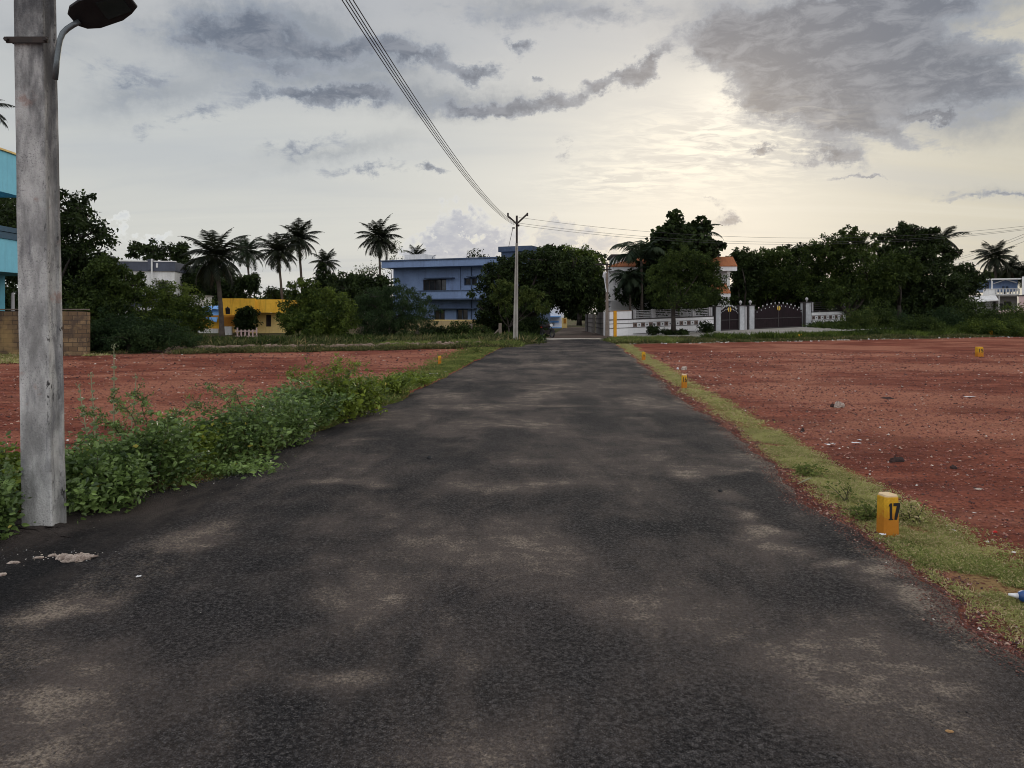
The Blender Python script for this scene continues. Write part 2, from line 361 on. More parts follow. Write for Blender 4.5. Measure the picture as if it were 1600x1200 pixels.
def asphalt(name='asphalt', dusty=True):
    m, t = newmat(name)
    co = t.n('ShaderNodeTexCoord').outputs['Object']
    wv = t.n('ShaderNodeVectorMath', {0: t.n('ShaderNodeTexNoise', {'Vector': co, 'Scale': 1.1, 'Detail': 5}).outputs[1], 1: (0.5, 0.5, 0.5)}, operation='SUBTRACT').outputs[0]
    wv = t.n('ShaderNodeVectorMath', {0: wv, 'Scale': 1.1}, operation='SCALE').outputs[0]
    cw = t.n('ShaderNodeVectorMath', {0: co, 1: wv}, operation='ADD').outputs[0]
    big = t.noise(co, 0.35, 5, 0.6)
    mid = t.noise(t.n('ShaderNodeMapping', {'Vector': co, 'Scale': (1.0, 0.45, 1)}).outputs[0], 1.3, 6, 0.62, 0.3)
    F = t.m('MULTIPLY', t.step(t.m('MULTIPLY_ADD', mid, 0.6, t.m('MULTIPLY', big, 0.5)), 0.42, 0.70), 0.54)
    # dust and sand washed across the road, the way it lies there
    for b in ((740, 637, 150, 9, .9), (805, 664, 150, 11, .9), (850, 612, 60, 22, .8), (870, 634, 90, 6, .8), (690, 618, 80, 14, .5), (1065, 742, 85, 22, 1.0), (1150, 742, 40, 18, .6),
              (1000, 625, 45, 18, .9), (1085, 598, 80, 6, 1), (870, 602, 80, 7, .6), (570, 930, 120, 70, .4), (760, 860, 230, 50, .45), (530, 1045, 190, 50, .55), (120, 1070, 150, 50, .5),
              (300, 850, 110, 30, .6), (100, 940, 130, 40, .8), (1180, 830, 80, 60, .8), (1085, 735, 90, 16, .8), (1140, 775, 60, 20, .8), (1165, 802, 50, 14, .8), (1205, 828, 70, 14, .8), (1245, 852, 70, 16, .8), (1310, 872, 80, 12, .8), (1395, 888, 60, 18, 1.2), (1432, 922, 60, 24, 1.2), (1455, 955, 50, 18, 1.0), (1280, 1000, 260, 60, .5), (880, 760, 260, 22, .5), (540, 755, 120, 12, .7),
              (60, 1170, 160, 50, .6), (1000, 950, 200, 50, .35), (1400, 1060, 200, 70, .4), (700, 1140, 240, 60, .4), (860, 570, 60, 5, .8), (560, 690, 130, 12, .4), (1020, 690, 120, 8, .5), (820, 725, 140, 10, .4),
              (960, 560, 90, 4, .6), (880, 548, 80, 3, .5), (1000, 655, 60, 6, .6), (640, 600, 40, 5, .5)):
        F = gblob(t, cw, F, *b)
    for b in ((300, 970, 260, 70, -.7), (860, 1010, 160, 160, -.3), (1190, 762, 80, 40, -.9), (1330, 838, 90, 34, -.9), (1020, 830, 150, 60, -.4), (1110, 660, 60, 16, -.5), (1250, 1150, 300, 80, -.3), (1000, 1180, 300, 60, -.4)):
        F = gblob(t, cw, F, *b)
    grit = t.noise(co, 60, 3, 0.7)
    vor = t.n('ShaderNodeTexVoronoi', {'Vector': co, 'Scale': 92, 'Randomness': 1.0})
    ved = t.n('ShaderNodeTexVoronoi', {'Vector': co, 'Scale': 92, 'Randomness': 1.0}, feature='DISTANCE_TO_EDGE')
    fine = t.noise(co, 170, 2, 0.7)
    ed = t.n('ShaderNodeAttribute', None, attribute_name='edge_l').outputs['Fac']; er = t.n('ShaderNodeAttribute', None, attribute_name='edge_r').outputs['Fac']
    en = t.m('SUBTRACT', t.noise(co, 1.7, 5, 0.65), 0.5)
    Fs = F
    brk = t.noise(t.n('ShaderNodeMapping', {'Vector': co, 'Scale': (0.8, 1.15, 1)}).outputs[0], 4.2, 8, 0.72, 0.3)
    F = t.m('MULTIPLY', F, t.m('ADD', 0.15, t.m('MULTIPLY', t.step(brk, 0.36, 0.66), 1.35)))
    d1 = t.m('ADD', ed, t.m('MULTIPLY', en, 1.0)); d2 = t.m('ADD', er, t.m('MULTIPLY', en, 0.9))
    F = t.m('ADD', F, t.m('MULTIPLY', t.m('MULTIPLY', t.m('MULTIPLY', t.step(d1, -0.05, 0.2), t.step(d1, 0.7, 0.3)), t.step(t.n('ShaderNodeSeparateXYZ', {0: co}).outputs[1], 7.0, 4.0)), 0.34))
    F = t.m('ADD', F, t.m('MULTIPLY', t.step(t.m('ADD', d2, t.m('MULTIPLY', t.m('SUBTRACT', big, 0.5), 1.2)), 0.30, 0.0), 0.55))
    F = t.m('SUBTRACT', F, t.m('MULTIPLY', t.step(d1, 0.1, -0.1), 0.7))
    tr = t.noise(t.n('ShaderNodeMapping', {'Vector': co, 'Rotation': (0, 0, 0.085), 'Scale': (2.2, 0.12, 1)}, vector_type='POINT').outputs[0], 1.0, 4, 0.6)
    F = t.m('ADD', F, t.m('MULTIPLY', t.m('SUBTRACT', tr, 0.5), 0.5))
    dust = t.step(t.m('ADD', F, t.m('MULTIPLY', t.m('SUBTRACT', grit, 0.5), 1.6)), 0.28, 1.25)
    stone = t.mix(t.n('ShaderNodeSeparateColor', {0: vor.outputs['Color']}).outputs[0], (0.009, 0.0095, 0.012, 1), (0.088, 0.086, 0.091, 1))
    stone = t.mix(t.step(ved.outputs['Distance'], 0.10, 0.02), stone, (0.006, 0.006, 0.007, 1))
    stone = t.mix(t.m('MULTIPLY', t.step(big, 0.52, 0.36), 0.35), stone, (0.012, 0.0125, 0.015, 1))
    stone = t.mix(t.step(fine, 0.64, 0.74), stone, (0.34, 0.32, 0.30, 1))
    stone = t.mix(t.m('MULTIPLY', t.step(big, 0.35, 0.65), 0.45), stone, (0.10, 0.083, 0.078, 1))
    g2 = t.noise(co, 42, 5, 0.78); g3 = t.noise(co, 7, 5, 0.65)
    stone = t.mix(t.m('MULTIPLY', t.step(g2, 0.50, 0.40), 0.75), stone, (0.008, 0.008, 0.009, 1))
    stone = t.mix(t.m('MULTIPLY', t.step(g2, 0.53, 0.64), 0.6), stone, (0.15, 0.138, 0.135, 1))
    stone = t.mix(t.m('MULTIPLY', t.step(g3, 0.5, 0.34), 0.25), stone, (0.014, 0.014, 0.017, 1))
    stone = t.mix(t.m('MULTIPLY', t.step(d1, 0.12, -0.1), 0.62), stone, (0.009, 0.010, 0.012, 1))
    if not dusty: dust = 0.0; d1 = -1.0; stone = t.mix(0.5, stone, (0.009, 0.010, 0.012, 1))
    stone = t.mix(t.m('MULTIPLY', t.step(Fs, -0.03, 0.62), t.m('ADD', 0.25, t.m('MULTIPLY', grit, 0.6))), stone, (0.165, 0.133, 0.118, 1))
    c = t.mix(t.m('MULTIPLY', dust, t.m('ADD', 0.05, t.m('MULTIPLY', t.step(grit, 0.3, 0.62), 0.75))), stone, (0.37, 0.305, 0.245, 1))
    h = t.m('ADD', t.m('MULTIPLY', vor.outputs['Distance'], -1.0), t.m('MULTIPLY', grit, 1.2))
    finish(t, c, 0.92, h, 1.0, 0.02, 0.07)
    return m
M['asphalt'] = asphalt(); M['bitumen'] = asphalt('bitumen_grit', False)

def soilmat():
    m, t = newmat('red_soil')
    co = t.n('ShaderNodeTexCoord').outputs['Object']
    s = t.n('ShaderNodeSeparateXYZ', {0: co}).outputs
    big = t.noise(co, 0.22, 5, 0.6, 0.4); mid = t.noise(t.n('ShaderNodeMapping', {'Vector': co, 'Rotation': (0, 0, 0.4), 'Scale': (0.5, 1.2, 1)}).outputs[0], 1.3, 6, 0.65)
    grit = t.noise(co, 26, 4, 0.7); fine = t.noise(co, 90, 2, 0.7)
    c = t.mix(t.step(mid, 0.38, 0.62), (0.15, 0.043, 0.029, 1), (0.30, 0.094, 0.060, 1))
    c = t.mix(t.m('MULTIPLY', t.step(big, 0.44, 0.60), 0.8), c, (0.44, 0.185, 0.12, 1))
    c = t.mix(t.m('MULTIPLY', t.step(grit, 0.54, 0.38), 0.7), c, (0.075, 0.026, 0.022, 1))
    c = t.mix(t.m('MULTIPLY', t.step(fine, 0.60, 0.78), 0.55), c, (0.46, 0.24, 0.19, 1))
    vor = t.n('ShaderNodeTexVoronoi', {'Vector': co, 'Scale': 5.0}, feature='F1')
    c = t.mix(t.m('MULTIPLY', t.step(vor.outputs['Distance'], 0.07, 0.03), t.m('MULTIPLY', t.step(big, 0.45, 0.6), 0.6)), c, (0.07, 0.035, 0.03, 1))
    st = t.noise(t.n('ShaderNodeMapping', {'Vector': co, 'Rotation': (0, 0, -0.35), 'Scale': (0.16, 0.9, 1)}).outputs[0], 1.6, 6, 0.65, 0.4)
    c = t.mix(t.m('MULTIPLY', t.step(st, 0.52, 0.66), 0.28), c, (0.48, 0.21, 0.145, 1))
    c = t.mix(t.m('MULTIPLY', t.step(st, 0.46, 0.36), 0.25), c, (0.13, 0.045, 0.038, 1))
    vor2 = t.n('ShaderNodeTexVoronoi', {'Vector': co, 'Scale': 3.3}, feature='F1')
    c = t.mix(t.m('MULTIPLY', t.step(vor2.outputs['Distance'], 0.04, 0.02), 0.7), c, (0.42, 0.33, 0.28, 1))
    # beyond the plots the land is brown earth and trodden grass
    v = t.m('SUBTRACT', t.m('SUBTRACT', s[1], t.m('MULTIPLY', s[0], 0.42)), 35.0)
    f = t.step(t.m('ADD', v, t.m('MULTIPLY', t.m('SUBTRACT', mid, 0.5), 3.0)), -0.4, 0.5)
    g = t.mix(t.step(big, 0.4, 0.6), (0.11, 0.085, 0.055, 1), (0.075, 0.085, 0.035, 1))
    c = t.mix(f, c, g)
    # dry trodden grass creeping on to the right hand verge
    d = t.m('SUBTRACT', t.m('SUBTRACT', s[0], t.m('MULTIPLY', s[1], 0.088)), 2.50)
    d = t.m('ABSOLUTE', t.m('ADD', d, t.m('MULTIPLY', t.m('SUBTRACT', t.noise(co, 1.2, 5, 0.6), 0.5), 0.5)))
    gv = t.m('MULTIPLY', t.step(d, 0.36, 0.12), t.step(grit, 0.35, 0.5))
    c = t.mix(t.m('MULTIPLY', t.m('MULTIPLY', gv, 0.45), t.m('SUBTRACT', 1.0, f)), c, (0.30, 0.30, 0.11, 1))
    h = t.m('ADD', t.m('MULTIPLY', grit, 1.0), t.m('ADD', t.m('MULTIPLY', fine, 0.35), t.m('MULTIPLY', t.noise(co, 6, 4, 0.6), 2.2)))
    finish(t, c, 0.97, h, 1.0, 0.045, 0.04)
    return m
M['soil'] = soilmat()

# height of the ground sheet
def ground_h(X, Y):
    e = np.minimum(X - XL(Y), XR(Y) - X)                       # positive on the road
    out = np.clip((0.08 - e) / 0.16, 0, 1)
    out = np.where(Y > 46, 1.0, out)
    nz = vnoise(X * 1.7, Y * 1.7, 3, 4) - 0.5
    nf = vnoise(X * 7, Y * 7, 33, 3) - 0.5
    far = np.clip(-e / 2.0, 0, 1)
    return rise(Y) * np.clip((np.abs(X - 4.9) - 4.2) / 4.0, 0, 1) - 0.055 + out * (0.05 + 0.045 * nz + 0.035 * nf) + 0.05 * far * (vnoise(X * 0.5, Y * 0.5, 55, 3) - 0.35)
def axis(a, b, fine0, fine1, step, grow=1.09):
    r = list(np.arange(fine0, fine1, step)); x, s = fine1, step
    while x < b: r.append(x); s *= grow; x += s
    r.append(b); x, s, l = fine0, step, []
    while x > a:
        s *= grow; x -= s; l.append(max(x, a))
    return np.array(sorted(set(np.round(l + r, 4))))
xs = axis(-900, 900, -7, 9, 0.1); ys = axis(-60, 1800, 1.5, 16, 0.1, 1.04)
XX, YY = np.meshgrid(xs, ys)
HH = ground_h(XX, YY)
g = MB(); nx, ny = len(xs), len(ys)
ii = np.arange(nx - 1)[None, :] + nx * np.arange(ny - 1)[:, None]
g.add(np.stack([XX.ravel(), YY.ravel(), HH.ravel()], 1), np.stack([ii, ii + 1, ii + nx + 1, ii + nx], -1).reshape(-1, 4))
tag(g.build('ground', M['soil'], smooth=True), kind='structure')

ry = np.concatenate([np.arange(-12, 2, 0.5), np.arange(2, 20, 0.06), np.arange(20, 45.3, 0.15)])
K = 26; u = np.linspace(0, 1, K)
u = 0.5 - 0.5 * np.cos(np.pi * u)
L_, R_ = XL(ry), XR(ry)
X = L_[:, None] * (1 - u) + R_[:, None] * u
Yg = np.repeat(ry[:, None], K, 1)
Z = 0.012 * (vnoise(X * 0.6, Yg * 0.6, 71, 3) - 0.5) + 0.004 - 0.03 * (np.clip(1 - (X - L_[:, None]) / 0.12, 0, 1) + np.clip(1 - (R_[:, None] - X) / 0.12, 0, 1))
r = MB(); n_ = len(ry); ii = np.arange(K - 1)[None, :] + K * np.arange(n_ - 1)[:, None]
r.add(np.stack([X.ravel(), Yg.ravel(), Z.ravel()], 1), np.stack([ii, ii + 1, ii + K + 1, ii + K], -1).reshape(-1, 4))
ro = tag(r.build('road', M['asphalt'], smooth=True), kind='structure')
for nm_, val in (('edge_l', X - (-3.05 + .079 * Yg)), ('edge_r', R_[:, None] - X)):
    at_ = ro.data.attributes.new(nm_, 'FLOAT', 'POINT'); at_.data.foreach_set('value', val.ravel().astype(np.float32))

M['concrete'] = weathered('concrete', (0.36, 0.34, 0.31, 1), (0.24, 0.22, 0.2, 1), 0.8, 0.9)
M['concrete_pale'] = weathered('concrete_pale', (0.5, 0.46, 0.4, 1), (0.36, 0.33, 0.29, 1), 1.5, 0.9)
M['lane'] = weathered('lane_earth', (0.11, 0.075, 0.06, 1), (0.065, 0.046, 0.038, 1), 0.6, 0.95)
# concrete lip where the road meets the cross street
k_ = MB()
px_ = [819, 850, 880, 910, 940, 958]
fr = [G(p, 531.5 - 2.5 * (p - 819) / 139)[:2] for p in px_]
for a, b in zip(fr[:-1], fr[1:]):
    v = [(a[0], a[1], -0.1), (b[0], b[1], -0.1), (b[0] - 0.1, b[1] + 0.8, -0.1), (a[0] - 0.1, a[1] + 0.8, -0.1)]
    v += [(p[0], p[1], 0.05) for p in v]
    k_.add(v, np.array([[0, 1, 5, 4], [4, 5, 6, 7], [2, 3, 7, 6], [1, 2, 6, 5], [3, 0, 4, 7]]))
tag(k_.build('kerb_strip', M['concrete_pale']), kind='structure')
# earth lane running on under the trees
ln = MB(); yy = np.arange(45.9, 81, 1.0); la = []
for y_ in yy:
    f = min((y_ - 45.9) / 30, 1); xl = 2.2 + 3.2 * f; xr = 6.6 + 1.2 * f + max(0, y_ - 75.9) * 0.1
    for q in np.linspace(0, 1, 8): la.append((xl * (1 - q) + xr * q, y_, 0.045 + 0.03 * math.sin(q * 3.1)))
la = np.array(la); ii = np.arange(7)[None, :] + 8 * np.arange(len(yy) - 1)[:, None]
ln.add(la, np.stack([ii, ii + 1, ii + 9, ii + 8], -1).reshape(-1, 4))
tag(ln.build('lane', M['lane'], smooth=True), kind='structure')

# frame of the compound on the right: local u along the wall, v away from us
CO, CA = np.array([6.8, 50.4]), math.radians(24.8)
def comp(u, v): return CO[0] + u * math.cos(CA) - v * math.sin(CA), CO[1] + u * math.sin(CA) + v * math.cos(CA)
cs = MB(); P = []
uu = np.linspace(-0.4, 60, 60); vv = np.linspace(-7.0, 0.2, 10)
for q in vv:
    for p in uu:
        x_, y_ = comp(p, q); P.append((x_, y_, 0.027 * max(p, 0) + 0.03 + 0.02 * (q + 7) / 7 - 0.02))
ii = np.arange(59)[None, :] + 60 * np.arange(9)[:, None]
cs.add(P, np.stack([ii, ii + 1, ii + 61, ii + 60], -1).reshape(-1, 4))
tag(cs.build('pavement', M['concrete'], smooth=True), kind='structure')

M['dead_frond'] = weathered('dead_frond', (0.10, 0.07, 0.045, 1), (0.05, 0.035, 0.025, 1), 3, 0.9)
# ------------------------------------------------------------------ leaves
def leaf_geo(P, L, Wd, rng, up=0.2, near=False, A=None, droop=0.0):
    n = len(P)
    if A is None:
        A = rng.normal(size=(n, 3)); A[:, 2] += up
    A = A / (np.linalg.norm(A, axis=1)[:, None] + 1e-9)
    R = rng.normal(size=(n, 3)); S = np.cross(A, R); S /= np.linalg.norm(S, axis=1)[:, None] + 1e-9
    N = np.cross(A, S)
    L = np.asarray(L).reshape(-1, 1) * np.ones((n, 1)); Wd = np.asarray(Wd).reshape(-1, 1) * np.ones((n, 1))
    if not near:
        v = np.stack([P, P + A * L * 0.45 + S * Wd / 2, P + A * L - [0, 0, 1] * L * droop, P + A * L * 0.45 - S * Wd / 2], 1).reshape(-1, 3)
        return v, np.arange(4 * n).reshape(n, 4)
    up_ = N * Wd * 0.18
    v = np.stack([P, P + A * L * .3 + S * Wd * .5 + up_, P + A * L * .7 + S * Wd * .38 + up_, P + A * L - [0, 0, 1] * L * .15,
                  P + A * L * .7 - S * Wd * .38 + up_, P + A * L * .3 - S * Wd * .5 + up_], 1).reshape(-1, 3)
    b = 6 * np.arange(n)[:, None]
    return v, np.concatenate([b + [0, 1, 2, 3], b + [0, 3, 4, 5]])

def crown_pts(lobes, n, rng, clump=0.30, shell=0.45, flat=0.75, ncl=None, stray=1.12):
    """points gathered in clumps over and inside ellipsoid lobes (cx,cy,cz,rx,ry,rz)"""
    wt = np.array([l[3] * l[5] for l in lobes]); wt = wt / wt.sum(); out = []
    for l, q in zip(lobes, wt):
        c = np.array(l[:3]); rr = np.array(l[3:6]); m = max(8, int((ncl or 190) * q * len(lobes) ** 0.5))
        d = rng.normal(size=(m, 3)); d /= np.linalg.norm(d, axis=1)[:, None]
        rad = rng.uniform(0, 1, m) ** shell * rng.uniform(0.80, stray, m)
        cc = c + d * rr * rad[:, None]
        cr = rng.uniform(0.5, 1.25, m) * clump * rr.mean()
        k = rng.integers(0, m, int(n * q))
        g_ = rng.normal(size=(len(k), 3)); g_ /= (np.linalg.norm(g_, axis=1)[:, None] ** 0.5)
        out.append(cc[k] + g_ * cr[k][:, None] * [0.62, 0.62, 0.62 * flat])
    return np.concatenate(out)

def limb(mb, a, b, r0, r1, rng, k=6, bend=0.12):
    a, b = np.array(a, float), np.array(b, float); L = np.linalg.norm(b - a); pts = []
    o = rng.normal(size=3) * L * bend
    for q in np.linspace(0, 1, 6): pts.append(a * (1 - q) + b * q + o * math.sin(q * math.pi) * (1 if q < 1 else 0))
    mb.tube(pts, np.linspace(r0, r1, 6), k)

rng = np.random.default_rng(11)
def tree(label, px, pyb, Y, tr, lobes, n=9000, leaf=0.2, mat='leaf_mid', cat='tree', name='leafy_tree', group=None, clump=0.265, aspect=0.5,
         depth=0.85, zb=None, ncl=None, droop=0.2, up=0.1, shell=0.45, fork=0.42, limbs=True, stray=1.2, lean=0.0):
    """tree with its crown given as lobes (px, py, rx_px, ry_px[, dY]) at distance Y"""
    k = Y / FPX
    X0 = (px - 800) * k; z0 = float(rise(Y)) - 0.1 if zb is None else zb
    t = thing(name, label, cat, (X0, Y, z0), group=group)
    LB = []
    for i, l in enumerate(lobes):
        dy = l[4] if len(l) > 4 else rng.uniform(-0.6, 0.6) * l[2] * k
        c = W(l[0], l[1], Y + dy) - [X0, Y, z0]
        LB.append((c[0], c[1], c[2], l[2] * k * 1.08, l[2] * k * depth * 1.08, l[3] * k * 1.08))
    tb = MB(); zt = min(l[2] for l in LB); top = max(l[2] for l in LB)
    zf = max(0.5, zt * fork if zt > 1.2 else 0.5)
    tb.tube([(0, 0, -0.2), (0.02, 0, zf * .5), (lean * .5, 0.03, zf)], [tr * 1.25, tr, tr * .85], 9)
    if limbs:
        for c in LB:
            o_ = (lean * .5, 0.03, zf - 0.1); r_ = tr * .6
            if abs(c[0]) > 2.4:
                o2 = [d for d in LB if abs(d[0]) < abs(c[0]) - .6]
                if o2: o_ = min(o2, key=lambda d: (d[0] - c[0]) ** 2 + (d[2] - c[2]) ** 2)[:3]; r_ = tr * .22
            limb(tb, o_, (c[0], c[1], c[2]), r_, tr * .1, rng)
            for _ in range(3):
                d = rng.normal(size=3); d[2] = abs(d[2]); d /= np.linalg.norm(d)
                limb(tb, np.array(c[:3]), np.array(c[:3]) + d * np.array(c[3:6]) * .8, tr * .25, tr * .05, rng, 5)
    tb.build('trunk', M['bark'], t, smooth=True)
    n = int(n * 1.6) if n > 2500 else n
    P_ = crown_pts(LB, n, rng, clump, shell, ncl=ncl, stray=stray)
    P_[:, 2] = np.maximum(P_[:, 2], 0.05 + 0.3 * rng.random(len(P_)) ** 2)
    cb = MB()
    L = leaf * rng.uniform(0.6, 1.35, n)[:len(P_)]; L = L[:len(P_)] if len(L) >= len(P_) else np.resize(L, len(P_))
    cb.add(*leaf_geo(P_, L, L * aspect, rng, up=up, droop=droop))
    cb.build('crown', M[mat], t)
    return t

def frond(mb, base, azim, elev, L, rng, hang=0.9, leafl=0.28, nl=26, wid=0.045, stem=0.025, curve=1.15, twist=0.0):
    """one pinnate palm frond arching out and down"""
    N = 12; pts = [np.array(base, float)]; e = elev
    d_az = np.array([math.cos(azim), math.sin(azim), 0])
    for i in range(N):
        s = L / N; e -= curve / N * (0.5 + 1.2 * i / N)
        pts.append(pts[-1] + s * (d_az * math.cos(e) + np.array([0, 0, 1]) * math.sin(e)))
    pts = np.array(pts)
    mb.tube(pts, np.linspace(stem, stem * 0.25, N + 1), 4, cap=False)
    T = np.linspace(0.10, 0.99, nl); idx = T * N; i0 = np.floor(idx).astype(int).clip(0, N - 1); fr_ = (idx - i0)[:, None]
    Pp = pts[i0] * (1 - fr_) + pts[i0 + 1] * fr_
    Tn = pts[i0 + 1] - pts[i0]; Tn /= np.linalg.norm(Tn, axis=1)[:, None]
    side = np.cross(Tn, [0, 0, 1.0]); side /= np.linalg.norm(side, axis=1)[:, None] + 1e-9
    ll = leafl * L * np.sin(np.clip(T * 0.9 + 0.18, 0, 1) * math.pi) ** 0.6 * rng.uniform(0.8, 1.15, nl)
    for sg in (-1, 1):
        dr = Tn * 0.55 + sg * side * 0.8 + np.array([0, 0, -1.0]) * (hang * (0.5 + 0.6 * rng.random((nl, 1))))
        dr /= np.linalg.norm(dr, axis=1)[:, None]
        wv = Tn * wid * L * 0.5
        tip = Pp + dr * ll[:, None]
        midp = Pp + dr * ll[:, None] * 0.5 + np.array([0, 0, 0.03]) * L * 0.3
        v = np.stack([Pp - wv * .5, Pp + wv * .5, midp + wv * .55, tip, midp - wv * .55], 1).reshape(-1, 3)
        b = 5 * np.arange(nl)[:, None]
        mb.add(v, [b + [0, 1, 2, 4], b + [4, 2, 3]])

def palm(label, px, pyb, Y, cpx, cpy, rpx, nf=22, mat='palm', tr=0.14, hang=0.9, wind=0.0, elmax=1.5, leafl=0.26, curve=1.15, zb=None, name='coconut_palm', elmin=-0.5, group=None, lean=None):
    k = Y / FPX; X0 = (px - 800) * k; z0 = float(rise(Y)) - 0.1 if zb is None else zb
    t = thing(name, label, 'palm tree', (X0, Y, z0), group=group)
    c = W(cpx, cpy, Y) - [X0, Y, z0]
    pts = [np.array([c[0] * q ** 1.6, 0, c[2] * q]) for q in np.linspace(0, 1, 12)]
    pts[0] = np.array([0, 0, -0.2])
    part(t, 'trunk', M['bark_palm'], lambda b: b.tube(pts, np.concatenate([[tr * 1.5, tr * 1.15], np.linspace(tr, tr * .72, 10)]), 8), smooth=True)
    nf = int(nf * 1.25) if nf > 10 else nf
    fb = MB(); L = rpx * k * 1.28
    for i in range(nf):
        a = i * 2.39996 + rng.uniform(-.3, .3)
        q = (i + 0.5) / nf
        e = elmax + (elmin - elmax) * q ** 0.85 + rng.uniform(-.12, .12)
        if wind: a = a + wind * math.sin(a) * 0.5
        frond(fb, c + [0, 0, 0.05], a, e, L * rng.uniform(0.85, 1.1), rng, hang * (0.45 + 0.7 * q), leafl * 1.1, 40, 0.042, 0.010 * L, curve * (0.8 + 0.45 * q))
    fb.build('crown', M[mat], t)
    if nf > 14 and 'coconut' in label:
        db = MB()
        for i in range(4): frond(db, c - [0, 0, 0.1], i * 1.7 + rng.uniform(-.4, .4), -.9 - .3 * rng.random(), L * rng.uniform(.6, .85), rng, 1.4, leafl * .8, 22, .03, .009 * L, .5)
        db.build('dead_fronds', M['dead_frond'], t)
    return t
# ------------------------------------------------------------------ paints
M['blue_paint'] = weathered('blue_paint', (0.20, 0.28, 0.46, 1), (0.155, 0.215, 0.36, 1), 0.7, 0.8, streak=0.35, streakcol=(0.07, 0.08, 0.11, 1))
M['blue_dark'] = weathered('blue_dark_paint', (0.07, 0.10, 0.17, 1), (0.04, 0.06, 0.10, 1), 0.7, 0.8)
M['cyan_paint'] = weathered('cyan_paint', (0.20, 0.58, 0.74, 1), (0.17, 0.50, 0.66, 1), 0.8, 0.75, streak=0.2, streakcol=(0.05, 0.14, 0.18, 1))
M['teal_paint'] = weathered('teal_paint', (0.02, 0.09, 0.16, 1), (0.015, 0.06, 0.11, 1), 0.8, 0.7)
M['white_paint'] = weathered('white_paint', (0.74, 0.73, 0.72, 1), (0.58, 0.57, 0.56, 1), 0.9, 0.8, streak=0.35, streakcol=(0.25, 0.24, 0.23, 1))
M['wall_paint'] = weathered('wall_white_paint', (0.80, 0.79, 0.80, 1), (0.68, 0.67, 0.68, 1), 0.9, 0.8, streak=0.22, streakcol=(0.3, 0.29, 0.28, 1))
M['grey_paint'] = weathered('grey_paint', (0.42, 0.41, 0.42, 1), (0.33, 0.32, 0.33, 1), 0.8, 0.85, streak=0.25, streakcol=(0.15, 0.15, 0.15, 1))
M['slate_paint'] = weathered('slate_paint', (0.09, 0.10, 0.135, 1), (0.07, 0.075, 0.1, 1), 0.8, 0.85)
M['dark'] = weathered('dark_interior', (0.012, 0.012, 0.014, 1), (0.02, 0.02, 0.022, 1), 1, 0.5)
M['glass'] = weathered('dark_glass', (0.015, 0.018, 0.022, 1), (0.03, 0.033, 0.038, 1), 2, 0.15, bump=0.02, spec=0.5)
M['shutter'] = weathered('dark_shutter', (0.05, 0.032, 0.03, 1), (0.03, 0.02, 0.02, 1), 3, 0.6)
M['trim'] = weathered('dark_trim', (0.035, 0.03, 0.032, 1), (0.055, 0.048, 0.048, 1), 2, 0.7)
M['yellow_paint'] = weathered('yellow_paint', (0.86, 0.50, 0.06, 1), (0.74, 0.40, 0.045, 1), 0.9, 0.85, streak=0.6, streakcol=(0.16, 0.09, 0.02, 1))
M['cream_paint'] = weathered('cream_paint', (0.86, 0.64, 0.28, 1), (0.72, 0.52, 0.20, 1), 0.8, 0.85, streak=0.3, streakcol=(0.3, 0.2, 0.09, 1))
M['buff_paint'] = weathered('buff_paint', (0.45, 0.35, 0.19, 1), (0.34, 0.25, 0.13, 1), 0.8, 0.85, streak=0.5, streakcol=(0.12, 0.08, 0.05, 1))
M['orange_paint'] = weathered('orange_paint', (0.48, 0.21, 0.03, 1), (0.34, 0.14, 0.02, 1), 0.8, 0.85)
M['sky_blue'] = weathered('sky_blue_paint', (0.2, 0.42, 0.8, 1), (0.15, 0.33, 0.66, 1), 0.8, 0.8)
M['pink_paint'] = weathered('pink_paint', (0.62, 0.46, 0.44, 1), (0.5, 0.36, 0.35, 1), 0.6, 0.85)
M['pole_concrete'] = None
M['gate'] = weathered('maroon_gate_paint', (0.020, 0.011, 0.014, 1), (0.013, 0.008, 0.010, 1), 2, 0.7, spec=0.15)
M['post_yellow'] = weathered('post_yellow_paint', (0.62, 0.30, 0.015, 1), (0.50, 0.22, 0.012, 1), 3, 0.7)
M['marble'] = weathered('veined_marble', (0.52, 0.53, 0.55, 1), (0.33, 0.34, 0.36, 1), 0.9, 0.4, streak=0.4, streakcol=(0.18, 0.18, 0.2, 1))
M['steel'] = weathered('galvanised_steel', (0.14, 0.16, 0.17, 1), (0.09, 0.10, 0.11, 1), 9, 0.45, metal=0.6)
M['iron'] = weathered('rusty_iron', (0.025, 0.024, 0.025, 1), (0.05, 0.038, 0.034, 1), 14, 0.75, metal=0.3)
M['black'] = weathered('black_paint', (0.012, 0.012, 0.014, 1), (0.022, 0.022, 0.024, 1), 8, 0.5)
M['wire'] = weathered('cable_sheath', (0.03, 0.03, 0.035, 1), (0.05, 0.05, 0.055, 1), 2, 0.6)
M['gold'] = weathered('gold_paint', (0.75, 0.52, 0.10, 1), (0.6, 0.4, 0.06, 1), 8, 0.5)
M['stone_buff'] = weathered('rubble_stone', (0.34, 0.26, 0.2, 1), (0.2, 0.14, 0.11, 1), 3, 0.95, bump=0.6, bscale=14, dist=0.03)
M['grey_post'] = weathered('grey_post_stone', (0.22, 0.18, 0.15, 1), (0.15, 0.12, 0.10, 1), 4, 0.95)
M['litter_white'] = weathered('litter_white', (0.72, 0.72, 0.74, 1), (0.55, 0.55, 0.56, 1), 20, 0.6)
M['litter_pink'] = weathered('litter_pink', (0.55, 0.2, 0.22, 1), (0.4, 0.16, 0.17, 1), 20, 0.6)
M['litter_blue'] = weathered('litter_blue', (0.02, 0.09, 0.30, 1), (0.015, 0.05, 0.16, 1), 12, 0.35, spec=0.5)
